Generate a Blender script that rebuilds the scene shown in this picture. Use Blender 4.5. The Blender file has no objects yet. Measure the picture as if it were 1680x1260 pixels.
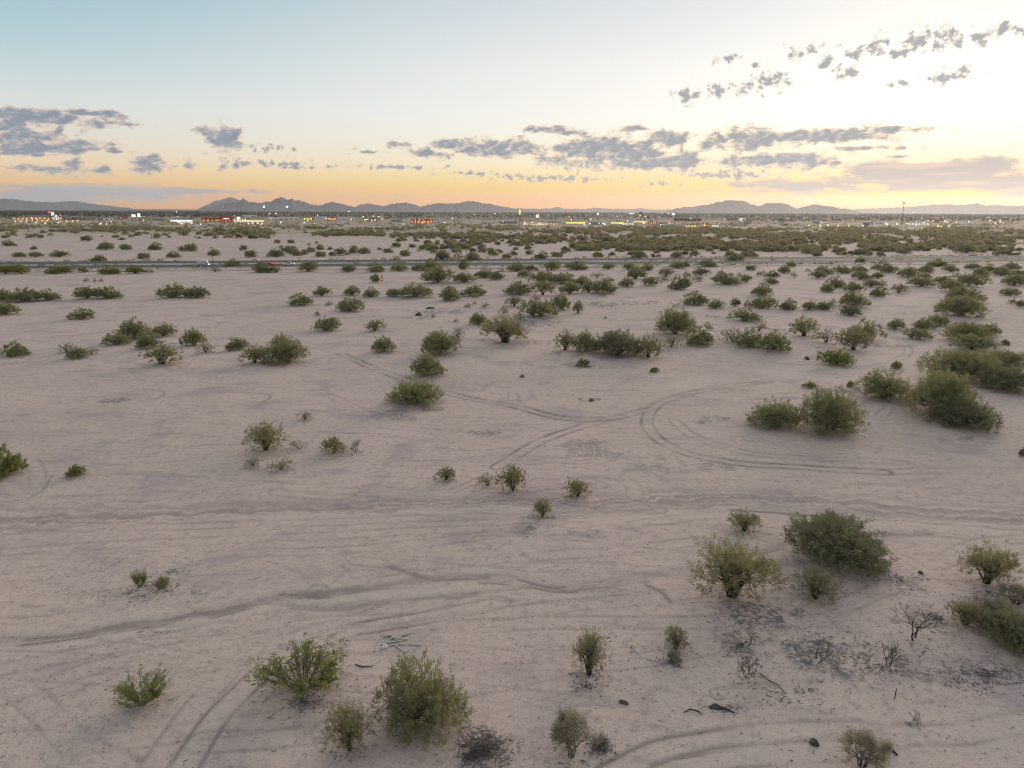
import bpy, math, random
import numpy as np
from math import radians as R

# ------------------------------------------------------------------ camera
sc = bpy.context.scene
col = sc.collection
FPX, HCAM, PITCH, ROLL = 1180.0, 30.0, R(13.62), R(0.26)   # focal length in photo pixels (1680 wide), metres, tilt down, roll
cam = bpy.data.cameras.new('camera')
cam.sensor_width = 36.0
cam.lens = 36.0 * FPX / 1680.0
cam.clip_start = 0.5
cam.clip_end = 120000.0
camo = bpy.data.objects.new('camera', cam)
col.objects.link(camo)
camo.location = (0, 0, HCAM)
from mathutils import Matrix, Euler
camo.rotation_euler = (Matrix.Rotation(R(90) - PITCH, 3, 'X') @ Matrix.Rotation(ROLL, 3, 'Z')).to_euler()
sc.camera = camo
sc.render.resolution_x, sc.render.resolution_y = 1024, 768

def ray(px, py):
    """direction in the world of a point of the photograph"""
    a, b = px - 840.0, 630.0 - py
    u = a * math.cos(ROLL) - b * math.sin(ROLL)
    v = a * math.sin(ROLL) + b * math.cos(ROLL)
    d = np.array([u, FPX * math.cos(PITCH) + v * math.sin(PITCH), -FPX * math.sin(PITCH) + v * math.cos(PITCH)])
    return d / np.linalg.norm(d)

def ground_at(px, py):
    d = ray(px, py)
    t = HCAM / max(1e-4, -d[2])
    return d[0] * t, d[1] * t

def az_el(px, py):
    d = ray(px, py)
    return math.degrees(math.atan2(d[0], d[1])), math.degrees(math.asin(d[2]))

def metres_per_px(x, y):
    return (y * math.cos(PITCH) + HCAM * math.sin(PITCH)) / FPX

# ------------------------------------------------------------------ view, sun, sky
sc.view_settings.view_transform = 'Standard'
sc.view_settings.look = 'None'
sc.view_settings.gamma = 1.0
sc.view_settings.exposure = 0.0
sc.view_settings.use_curve_mapping = False
sc.cycles.use_denoising = True
sc.cycles.pixel_filter_type = 'BLACKMAN_HARRIS'
sc.cycles.filter_width = 1.1
sc.cycles.max_bounces = 6
sc.cycles.diffuse_bounces = 3
sc.cycles.glossy_bounces = 2
sc.cycles.transmission_bounces = 3
sc.cycles.transparent_max_bounces = 6
sc.cycles.volume_bounces = 0
sc.cycles.sample_clamp_indirect = 6.0

SUN_AZ, SUN_EL = 33.0, 12.0          # degrees, clockwise from the view direction / above the horizon
sun = bpy.data.lights.new('sun', 'SUN')
sun.energy = 2.5
sun.angle = R(32)
sun.color = (1.0, 0.80, 0.60)
suno = bpy.data.objects.new('sun', sun)
col.objects.link(suno)
suno.location = (300, 400, 200)
suno.rotation_euler = Euler((R(90 - SUN_EL), 0, R(180 - SUN_AZ)), 'XYZ')

def srgb(r, g, b, k=1.0):
    f = lambda c: (c / 255.0) / 12.92 if c / 255.0 <= 0.04045 else ((c / 255.0 + 0.055) / 1.055) ** 2.4
    return (f(r) * k, f(g) * k, f(b) * k, 1.0)

world = bpy.data.worlds.new('World')
sc.world = world
world.use_nodes = True
wt = world.node_tree
for n in list(wt.nodes):
    wt.nodes.remove(n)
WN, WL = wt.nodes, wt.links

def wire(sock, val):
    if isinstance(val, bpy.types.NodeSocket):
        WL.new(val, sock)
    elif val is not None:
        sock.default_value = val

def wmath(op, a, b=None, c=None, clamp=False):
    n = WN.new('ShaderNodeMath')
    n.operation = op
    n.use_clamp = clamp
    wire(n.inputs[0], a); wire(n.inputs[1], b); wire(n.inputs[2], c)
    return n.outputs[0]

def wvec(op, a, b=None):
    n = WN.new('ShaderNodeVectorMath')
    n.operation = op
    wire(n.inputs[0], a); wire(n.inputs[1], b)
    return n.outputs['Value'] if op in ('LENGTH', 'DOT_PRODUCT') else n.outputs[0]

def wrange(v, a, b, c=0.0, d=1.0, smooth=True):
    n = WN.new('ShaderNodeMapRange')
    n.interpolation_type = 'SMOOTHSTEP' if smooth else 'LINEAR'
    wire(n.inputs['Value'], v)
    for k, x in zip(('From Min', 'From Max', 'To Min', 'To Max'), (a, b, c, d)):
        wire(n.inputs[k], x)
    return n.outputs[0]

def wmix(f, a, b, mode='MIX'):
    n = WN.new('ShaderNodeMix')
    n.data_type = 'RGBA'
    n.blend_type = mode
    wire(n.inputs[0], f); wire(n.inputs[6], a); wire(n.inputs[7], b)
    return n.outputs[2]

def wramp(v, stops):
    n = WN.new('ShaderNodeValToRGB')
    n.color_ramp.interpolation = 'EASE' if False else 'LINEAR'
    els = n.color_ramp.elements
    while len(els) > 1:
        els.remove(els[-1])
    first = True
    for deg, c in stops:
        p = math.sqrt(deg / 90.0)
        if first:
            e = els[0]; e.position = p; first = False
        else:
            e = els.new(p)
        e.color = c
    wire(n.inputs[0], v)
    return n.outputs[0]

geo = WN.new('ShaderNodeTexCoord').outputs['Generated']
sep = WN.new('ShaderNodeSeparateXYZ')
WL.new(geo, sep.inputs[0])
az = wmath('MULTIPLY', wmath('ARCTAN2', sep.outputs[0], sep.outputs[1]), 180 / math.pi)
el = wmath('MULTIPLY', wmath('ARCSINE', sep.outputs[2]), 180 / math.pi)
elt = wmath('SQRT', wmath('DIVIDE', wmath('MAXIMUM', el, 0.0), 90.0))
daz = wmath('ABSOLUTE', wmath('SUBTRACT', az, SUN_AZ))
daz = wmath('MINIMUM', daz, wmath('SUBTRACT', 360.0, daz))
SKY_SUN = [(0, srgb(255, 148, 52, 1.35)), (0.8, srgb(255, 172, 62, 1.3)), (1.8, srgb(255, 206, 104, 1.18)), (3.0, srgb(255, 236, 196)),
           (4.5, srgb(255, 248, 226, 1.08)), (6.5, srgb(255, 253, 246, 1.12)), (9.5, srgb(255, 254, 250, 1.05)), (12.0, srgb(246, 247, 245)),
           (15, srgb(232, 236, 238)), (22, srgb(222, 228, 232)), (40, srgb(218, 222, 226)), (90, srgb(216, 220, 224))]
SKY_MID = [(0, srgb(255, 156, 50, 1.3)), (0.8, srgb(255, 178, 66, 1.25)), (1.6, srgb(255, 206, 102, 1.12)), (2.4, srgb(255, 226, 150, 1.06)), (3.4, srgb(255, 240, 202, 1.03)),
           (4.8, srgb(255, 250, 230)), (6.8, srgb(252, 250, 244)), (10.0, srgb(242, 243, 240)), (14.5, srgb(214, 223, 229)),
           (22, srgb(206, 217, 224)), (40, srgb(212, 218, 223)), (90, srgb(216, 220, 224))]
SKY_FAR = [(0, srgb(246, 170, 104, 1.1)), (0.8, srgb(252, 190, 120, 1.05)), (1.7, srgb(254, 210, 148)), (2.6, srgb(254, 222, 178)), (3.6, srgb(246, 229, 206)),
           (5.0, srgb(236, 231, 219)), (7.0, srgb(222, 230, 228)), (10.0, srgb(190, 214, 221)), (14.0, srgb(158, 196, 209)),
           (22, srgb(172, 199, 210)), (40, srgb(202, 212, 218)), (90, srgb(216, 220, 224))]
sky = wmix(wrange(daz, 2.0, 36.0), wramp(elt, SKY_SUN), wramp(elt, SKY_MID))
sky = wmix(wrange(daz, 26.0, 70.0), sky, wramp(elt, SKY_FAR))
# away from the sunset the horizon loses its orange band
EAST = [(0, srgb(158, 142, 142)), (3.0, srgb(178, 158, 156)), (9.0, srgb(186, 174, 174)), (20, srgb(188, 190, 196)), (40, srgb(204, 208, 212)), (90, srgb(216, 220, 224))]
sky = wmix(wrange(daz, 75.0, 150.0), sky, wramp(elt, EAST))
nishita = WN.new('ShaderNodeTexSky')
nishita.sky_type = 'NISHITA'
nishita.sun_disc = False
nishita.sun_elevation = R(SUN_EL)
nishita.sun_rotation = R(SUN_AZ)
nishita.air_density = 1.2
nishita.dust_density = 2.5
nish = wmix(1.0, nishita.outputs[0], (0.05, 0.05, 0.05, 1), 'MULTIPLY')
sky = wmix(0.06, sky, nish)
# below the horizon: the colour of the plain
sky = wmix(wrange(el, -1.5, -0.2), srgb(150, 138, 132), sky)
clear = sky

# --- clouds: each is a place in the sky (bearing, height in degrees) with a size, broken up by noise
comb = WN.new('ShaderNodeCombineXYZ')
WL.new(az, comb.inputs[0]); WL.new(el, comb.inputs[1])
uv = comb.outputs[0]

def wnoise(v, scale, detail, rough, dist=0.0, lac=2.1):
    n = WN.new('ShaderNodeTexNoise')
    n.noise_dimensions = '2D'
    wire(n.inputs['Vector'], v)
    n.inputs['Scale'].default_value = scale
    n.inputs['Detail'].default_value = detail
    n.inputs['Roughness'].default_value = rough
    n.inputs['Lacunarity'].default_value = lac
    n.inputs['Distortion'].default_value = dist
    return n.outputs['Fac']

def cloud_field(blobs):
    """largest of many soft ellipses: 1 at a cloud's centre, 0 at its rim, below 0 outside"""
    out = None
    for px, py, rx, ry, amp in blobs:
        a0, e0 = az_el(px, py)
        a1, _ = az_el(px + 10, py)
        _, e1 = az_el(px, py - 10)
        sx, sy = 10 / (a1 - a0) / rx, 10 / (e1 - e0) / ry
        n = WN.new('ShaderNodeVectorMath')
        n.operation = 'MULTIPLY_ADD'
        WL.new(uv, n.inputs[0])
        n.inputs[1].default_value = (sx, sy, 0)
        n.inputs[2].default_value = (-a0 * sx, -e0 * sy, 0)
        d = wvec('LENGTH', n.outputs[0])
        v = wmath('MULTIPLY_ADD', d, -amp, amp)
        out = v if out is None else wmath('MAXIMUM', out, v)
    return out

STRATO = [(x, y, a*1.12, b*1.12, c) for x, y, a, b, c in [(60, 192, 170, 15, 1), (150, 186, 70, 8, .9), (190, 202, 45, 5, .8), (10, 206, 110, 20, .9), (20, 226, 110, 22, .9), (70, 242, 140, 15, 1), (120, 234, 60, 10, .9), (190, 249, 40, 4, .8), (30, 252, 90, 6, .7),
          (368, 226, 42, 25, 1), (340, 216, 26, 12, .9), (385, 236, 24, 15, 1),
          (122, 272, 22, 16, .8), (60, 276, 50, 8, .8), (150, 280, 50, 8, .7), (250, 272, 46, 13, .8), (255, 262, 16, 10, .8), (308, 270, 9, 11, .8), (365, 271, 12, 14, .9), (388, 272, 10, 11, .8),
          (735, 238, 44, 13, .9), (660, 238, 22, 7, .8), (805, 242, 90, 18, 1), (712, 252, 40, 10, .8), (900, 212, 45, 7, .7), (945, 218, 40, 7, .6),
          (970, 244, 95, 26, 1), (1040, 252, 95, 32, 1), (1095, 228, 48, 18, .9), (1060, 268, 120, 17, .9), (1130, 264, 50, 18, .9), (1050, 211, 32, 6, .7), (900, 262, 34, 14, .7),
          (1225, 230, 86, 24, 1), (1340, 223, 165, 15, 1), (1450, 214, 90, 7, .9), (1285, 262, 105, 17, 1), (1350, 268, 60, 8, .8), (1400, 243, 80, 5, .8), (1490, 243, 60, 4, .6), (1470, 257, 60, 3, .6)]]
BANK = [(1520, 292, 180, 28, 1), (1610, 276, 85, 22, 1), (1440, 282, 75, 22, 1), (1660, 302, 110, 24, 1), (1540, 303, 190, 13, 1),
        (150, 316, 230, 15, 1), (310, 314, 150, 7, .8), (60, 324, 150, 12, .9), (1320, 306, 170, 13, .7)]
PUFFS = [(1130, 158, 34, 17, 1), (1175, 150, 26, 13, 1), (1262, 130, 50, 18, .9), (1190, 97, 26, 9, .8), (1240, 108, 14, 8, .8), (1300, 92, 18, 11, .8),
         (1357, 104, 18, 16, 1), (1387, 120, 30, 17, 1), (1437, 76, 28, 24, 1), (1408, 88, 26, 14, .9), (1472, 90, 26, 14, .9), (1505, 66, 34, 26, 1),
         (1552, 65, 38, 26, 1), (1608, 60, 30, 22, 1), (1645, 50, 20, 22, 1), (1552, 125, 58, 15, .9), (1580, 116, 26, 12, .9), (1472, 138, 24, 8, .8), (1335, 82, 50, 16, .6), (1670, 50, 20, 12, .7), (1220, 145, 90, 16, .6),
         (900, 292, 150, 8, .8), (640, 274, 120, 6, .75), (1200, 287, 86, 12, .9), (450, 268, 90, 9, .7), (440, 243, 60, 9, .7), (600, 250, 44, 7, .75), (480, 275, 60, 5, .7), (780, 284, 70, 5, .7), (960, 270, 60, 12, .7), (1080, 302, 50, 5, .6)]
warp = wvec('MULTIPLY', uv, (0.62, 1.35, 1.0))
n_big = wnoise(warp, 0.95, 8, 0.62, 0.15)
n_sun = wnoise(wvec('ADD', warp, (0.20, -0.10, 0)), 0.95, 5, 0.60, 0.15)
n_puf = wnoise(wvec('MULTIPLY', uv, (1.0, 1.25, 1.0)), 1.7, 7, 0.60, 0.1)
n_str = wnoise(wvec('MULTIPLY', uv, (0.16, 1.9, 1.0)), 0.8, 6, 0.55, 0.1)
f_strato, f_bank, f_puff = cloud_field(STRATO), cloud_field(BANK), cloud_field(PUFFS)
d_strato = wmath('MULTIPLY_ADD', wmath('SUBTRACT', n_big, 0.50), 2.9, wmath('MULTIPLY', f_strato, 1.35))
d_bank = wmath('MULTIPLY_ADD', wmath('SUBTRACT', n_str, 0.5), 1.3, wmath('MULTIPLY_ADD', wmath('SUBTRACT', n_big, 0.52), 1.5, wmath('ADD', wmath('MULTIPLY', f_bank, 1.25), 0.12)))
d_puff = wmath('MULTIPLY_ADD', wmath('SUBTRACT', n_puf, 0.53), 3.6, wmath('MULTIPLY', f_puff, 1.2))
a_strato, a_bank, a_puff = wrange(d_strato, -0.04, 0.58), wrange(d_bank, 0.0, 0.6), wrange(d_puff, 0.0, 0.75)
core_s, core_p = wrange(d_strato, 0.22, 0.95), wrange(d_puff, 0.15, 1.0)
relief = wmath('MULTIPLY', wmath('SUBTRACT', n_big, n_sun), 3.2)
edge_w = wmix(wrange(daz, 15.0, 60.0), srgb(255, 232, 196), srgb(226, 204, 190))
core_c = wmix(wrange(daz, 10.0, 62.0), srgb(138, 145, 158), srgb(134, 148, 164))
cs = wmix(core_s, edge_w, core_c)
cs = wmix(wmath('MAXIMUM', wmath('MINIMUM', wmath('MULTIPLY', relief, 0.9), 0.65), 0.0), cs, srgb(122, 132, 148))
cs = wmix(wmath('MAXIMUM', wmath('MINIMUM', wmath('MULTIPLY', relief, -1.0), 0.6), 0.0), cs, srgb(236, 214, 196))
cb = wmix(wrange(daz, 15.0, 55.0), srgb(172, 164, 166), srgb(178, 181, 188))
cb = wmix(wmath('MULTIPLY', wrange(n_str, 0.48, 0.68), 0.7), cb, srgb(224, 196, 172))
cp = wmix(core_p, srgb(240, 224, 204), srgb(136, 142, 154))
sky = wmix(wmath('MULTIPLY', a_bank, 0.92), sky, cb)
sky = wmix(wmath('MULTIPLY', a_strato, 0.94), sky, cs)
sky = wmix(wmath('MULTIPLY', a_puff, 0.86), sky, cp)
# the gap under the bank where the set sun still shines through
f_glow = cloud_field([(1480, 326, 150, 14, 1), (1560, 318, 110, 9, .9), (1400, 333, 110, 8, .9), (1600, 327, 60, 5, .7)])
glow = wrange(wmath('MULTIPLY_ADD', wmath('SUBTRACT', n_str, 0.5), 1.6, f_glow), 0.0, 0.7)
sky = wmix(glow, sky, srgb(255, 164, 34, 2.1))
# clouds lie only low over the western quarter, so the rest of the dome skips their noise
zone = wmath('MULTIPLY', wmath('MULTIPLY', wmath('LESS_THAN', el, 19.0), wmath('GREATER_THAN', el, 0.05)), wmath('LESS_THAN', wmath('ABSOLUTE', az), 62.0))
bg0, bg1 = WN.new('ShaderNodeBackground'), WN.new('ShaderNodeBackground')
WL.new(clear, bg0.inputs[0]); WL.new(sky, bg1.inputs[0])
mxs = WN.new('ShaderNodeMixShader')
WL.new(zone, mxs.inputs[0]); WL.new(bg0.outputs[0], mxs.inputs[1]); WL.new(bg1.outputs[0], mxs.inputs[2])
wout = WN.new('ShaderNodeOutputWorld')
WL.new(mxs.outputs[0], wout.inputs[0])
world.cycles.sampling_method = 'MANUAL'
world.cycles.sample_map_resolution = 512

# ------------------------------------------------------------------ helpers
rng = np.random.default_rng(7)
random.seed(7)

def tag(o, label=None, cat=None, group=None, kind=None):
    for k, v in (('label', label), ('category', cat), ('group', group), ('kind', kind)):
        if v is not None:
            o[k] = v
    return o

def new_mesh(name, verts, faces, mats=(), mat_idx=None, smooth=False):
    me = bpy.data.meshes.new(name)
    verts = np.asarray(verts, dtype=np.float32)
    if isinstance(faces, np.ndarray):
        k = faces.shape[1]
        me.vertices.add(len(verts))
        me.vertices.foreach_set('co', verts.ravel())
        me.loops.add(faces.size)
        me.loops.foreach_set('vertex_index', faces.ravel().astype(np.int32))
        me.polygons.add(len(faces))
        me.polygons.foreach_set('loop_start', np.arange(0, faces.size, k, dtype=np.int32))
        me.update(calc_edges=True)
    else:
        me.from_pydata(verts.tolist(), [], faces)
        me.update()
    for m in mats:
        me.materials.append(m)
    if mat_idx is not None:
        me.polygons.foreach_set('material_index', np.asarray(mat_idx, dtype=np.int32))
    if smooth:
        me.polygons.foreach_set('use_smooth', np.ones(len(me.polygons), dtype=bool))
    return me

def add_obj(name, me, parent=None, loc=None, rz=None, scale=None):
    o = bpy.data.objects.new(name, me)
    col.objects.link(o)
    if parent is not None:
        o.parent = parent
    if loc is not None:
        o.location = loc
    if rz is not None:
        o.rotation_euler = (0, 0, rz)
    if scale is not None:
        o.scale = scale
    return o

class MB:
    """collects boxes, prisms and tubes into one mesh"""
    def __init__(s):
        s.v, s.f = [], []
    def box(s, x0, x1, y0, y1, z0, z1):
        n = len(s.v)
        s.v += [(x0, y0, z0), (x1, y0, z0), (x1, y1, z0), (x0, y1, z0), (x0, y0, z1), (x1, y0, z1), (x1, y1, z1), (x0, y1, z1)]
        s.f += [(n, n+3, n+2, n+1), (n+4, n+5, n+6, n+7), (n, n+1, n+5, n+4), (n+1, n+2, n+6, n+5), (n+2, n+3, n+7, n+6), (n+3, n, n+4, n+7)]
        return s
    def prism(s, poly, y0, y1):          # polygon in x, z pulled along y
        n, k = len(s.v), len(poly)
        s.v += [(x, y0, z) for x, z in poly] + [(x, y1, z) for x, z in poly]
        s.f += [tuple(range(n, n + k)), tuple(range(n + 2*k - 1, n + k - 1, -1))]
        s.f += [(n + i, n + k + i, n + k + (i + 1) % k, n + (i + 1) % k) for i in range(k)]
        return s
    def tube(s, pts, rad, k=5, cap=True):
        pts = [np.array(p, float) for p in pts]
        n0 = len(s.v)
        for i, p in enumerate(pts):
            d = pts[min(i + 1, len(pts) - 1)] - pts[max(i - 1, 0)]
            d = d / (np.linalg.norm(d) + 1e-9)
            a = np.cross(d, (0.31, 0.17, 0.93)); a /= np.linalg.norm(a) + 1e-9
            b = np.cross(d, a)
            r = rad[i] if hasattr(rad, '__len__') else rad
            for j in range(k):
                t = 2 * math.pi * j / k
                s.v.append(tuple(p + r * (a * math.cos(t) + b * math.sin(t))))
        for i in range(len(pts) - 1):
            for j in range(k):
                a0, a1 = n0 + i*k + j, n0 + i*k + (j + 1) % k
                s.f.append((a0, a1, a1 + k, a0 + k))
        if cap:
            s.f.append(tuple(range(n0 + k - 1, n0 - 1, -1)))
            m = n0 + (len(pts) - 1) * k
            s.f.append(tuple(range(m, m + k)))
        return s
    def lathe(s, prof, c=(0, 0, 0), k=10):
        n0 = len(s.v)
        for r, z in prof:
            for j in range(k):
                t = 2 * math.pi * j / k
                s.v.append((c[0] + r * math.cos(t), c[1] + r * math.sin(t), c[2] + z))
        for i in range(len(prof) - 1):
            for j in range(k):
                a0, a1 = n0 + i*k + j, n0 + i*k + (j + 1) % k
                s.f.append((a0, a1, a1 + k, a0 + k))
        s.f.append(tuple(range(n0 + k - 1, n0 - 1, -1)))
        m = n0 + (len(prof) - 1) * k
        s.f.append(tuple(range(m, m + k)))
        return s
    def mesh(s, name, mat):
        return new_mesh(name, s.v, s.f, [mat])
    def build(s, name, mat, parent=None, **k):
        return add_obj(name, s.mesh(name, mat), parent, **k)

def empty(name, loc=(0, 0, 0), rz=0.0, scale=None):
    o = bpy.data.objects.new(name, None)
    col.objects.link(o)
    o.empty_display_size = 0.5
    o.location = loc
    o.rotation_euler = (0, 0, rz)
    if scale is not None:
        o.scale = scale
    return o

# ------------------------------------------------------------------ materials
class NT:
    def __init__(s, name):
        s.m = bpy.data.materials.new(name)
        s.m.use_nodes = True
        s.t = s.m.node_tree
        s.N, s.L = s.t.nodes, s.t.links
        s.b = s.N['Principled BSDF']
        s.out = s.N['Material Output']
    def w(s, sock, v):
        if isinstance(v, bpy.types.NodeSocket):
            s.L.new(v, sock)
        elif v is not None:
            sock.default_value = v
    def noise(s, vec, scale, detail=4, rough=0.55, dist=0.0):
        n = s.N.new('ShaderNodeTexNoise')
        s.w(n.inputs['Vector'], vec)
        n.inputs['Scale'].default_value = scale
        n.inputs['Detail'].default_value = detail
        n.inputs['Roughness'].default_value = rough
        n.inputs['Distortion'].default_value = dist
        return n.outputs['Fac']
    def rng(s, v, a, b, c=0.0, d=1.0):
        n = s.N.new('ShaderNodeMapRange')
        n.interpolation_type = 'SMOOTHSTEP'
        s.w(n.inputs[0], v)
        for i, x in enumerate((a, b, c, d)):
            n.inputs[i + 1].default_value = x
        return n.outputs[0]
    def math(s, op, a, b=None, clamp=False):
        n = s.N.new('ShaderNodeMath'); n.operation = op; n.use_clamp = clamp
        s.w(n.inputs[0], a); s.w(n.inputs[1], b)
        return n.outputs[0]
    def mix(s, f, a, b, mode='MIX'):
        n = s.N.new('ShaderNodeMix'); n.data_type = 'RGBA'; n.blend_type = mode
        s.w(n.inputs[0], f); s.w(n.inputs[6], a); s.w(n.inputs[7], b)
        return n.outputs[2]
    def coord(s, which='Object'):
        return s.N.new('ShaderNodeTexCoord').outputs[which]
    def bump(s, h, strength=0.5, dist=0.05):
        n = s.N.new('ShaderNodeBump')
        n.inputs['Strength'].default_value = strength
        n.inputs['Distance'].default_value = dist
        s.w(n.inputs['Height'], h)
        s.L.new(n.outputs[0], s.b.inputs['Normal'])
    def set(s, color=None, rough=None, spec=None, metal=None):
        s.w(s.b.inputs['Base Color'], color); s.w(s.b.inputs['Roughness'], rough)
        s.w(s.b.inputs['Specular IOR Level'], spec); s.w(s.b.inputs['Metallic'], metal)
        return s.m

def c4(r, g, b):
    return (r, g, b, 1.0)

def worn(name, c, rough=0.7, var=0.25, scale=0.6, spec=0.25, metal=0.0):
    """painted or weathered surface with blotches"""
    t = NT(name)
    n = t.noise(t.coord(), scale, 5, 0.6)
    dark = c4(*[x * (1 - var) for x in c]); light = c4(*[min(0.9, x * (1 + var * .6)) for x in c])
    return t.set(t.mix(t.rng(n, .3, .7), dark, light), rough, spec, metal)

def leaf_mat(name, c1, c2, c3, trans=0.25):
    t = NT(name)
    oi = t.N.new('ShaderNodeObjectInfo')
    at = t.N.new('ShaderNodeAttribute'); at.attribute_name = 'tint'
    base = t.mix(at.outputs['Fac'], c4(*c1), c4(*c2))
    base = t.mix(t.math('MULTIPLY', oi.outputs['Random'], 0.65), base, c4(*c3))
    t.set(base, 0.75, 0.12)
    tr = t.N.new('ShaderNodeBsdfTranslucent')
    t.L.new(base, tr.inputs[0])
    mx = t.N.new('ShaderNodeMixShader')
    mx.inputs[0].default_value = trans
    t.L.new(t.b.outputs[0], mx.inputs[1]); t.L.new(tr.outputs[0], mx.inputs[2])
    t.L.new(mx.outputs[0], t.out.inputs[0])
    return t.m

M = {}
M['leaf_olive'] = leaf_mat('olive_leaf', (.228, .238, .112), (.325, .308, .165), (.262, .248, .142), .48)
M['leaf_pale'] = leaf_mat('pale_leaf', (.255, .236, .120), (.345, .305, .168), (.270, .245, .150), .45)
M['leaf_green'] = leaf_mat('green_leaf', (.190, .210, .065), (.300, .290, .108), (.225, .230, .080), .45)
M['leaf_dark'] = leaf_mat('dark_leaf', (.180, .190, .115), (.265, .255, .150), (.200, .205, .130), .45)
M['leaf_grey'] = leaf_mat('grey_leaf', (.280, .255, .185), (.350, .315, .230), (.300, .270, .205), .45)
M['wood_mid'] = worn('brown_bark', (.100, .084, .074), 0.9, .35, 5)
M['wood'] = worn('dark_bark', (.060, .048, .040), 0.9, .4, 5)
M['wood_grey'] = worn('grey_bark', (.150, .135, .125), 0.9, .35, 5)
M['litter'] = worn('litter', (.130, .114, .106), 0.95, .45, 2)

# ------------------------------------------------------------------ the plain
def vnoise(x, y, seed):
    """smooth value noise, vectorised"""
    x, y = np.asarray(x, float), np.asarray(y, float)
    xi, yi = np.floor(x).astype(np.int64), np.floor(y).astype(np.int64)
    fx, fy = x - xi, y - yi
    fx, fy = fx*fx*(3 - 2*fx), fy*fy*(3 - 2*fy)
    def h(a, b):
        n = (a * 374761393 + b * 668265263 + seed * 974634777) & 0xffffffff
        n = ((n ^ (n >> 13)) * 1274126177) & 0xffffffff
        return ((n ^ (n >> 16)) & 0xffff) / 65535.0
    return (h(xi, yi)*(1-fx) + h(xi+1, yi)*fx)*(1-fy) + (h(xi, yi+1)*(1-fx) + h(xi+1, yi+1)*fx)*fy

def fbm(x, y, seed, oct=4):
    s, a, t = 0, 1.0, 0
    for i in range(oct):
        s = s + a * vnoise(x * 2**i + 17.3*i, y * 2**i - 9.1*i, seed + i); t += a; a *= 0.5
    return s / t

# highway line (bearing slightly oblique to the view)
HA, HB = np.array(ground_at(0, 439.5)), np.array(ground_at(1680, 427.0))
HD = (HB - HA) / np.linalg.norm(HB - HA)
HN = np.array([-HD[1], HD[0]])
def hw(x, y):                       # along / across the highway
    return (x - HA[0])*HD[0] + (y - HA[1])*HD[1], (x - HA[0])*HN[0] + (y - HA[1])*HN[1]

def base_height(x, y):
    h = (fbm(x/34, y/34, 3, 3) - .5) * 1.0 + (fbm(x/9, y/9, 11, 3) - .5) * 0.34
    d = np.hypot(x, y)
    h = h * np.clip((2500 - d) / 1500, 0.0, 1)
    _, v = hw(x, y)
    flat = np.clip((np.abs(v - 12) - 34) / 25, 0, 1)
    return h * flat

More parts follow.
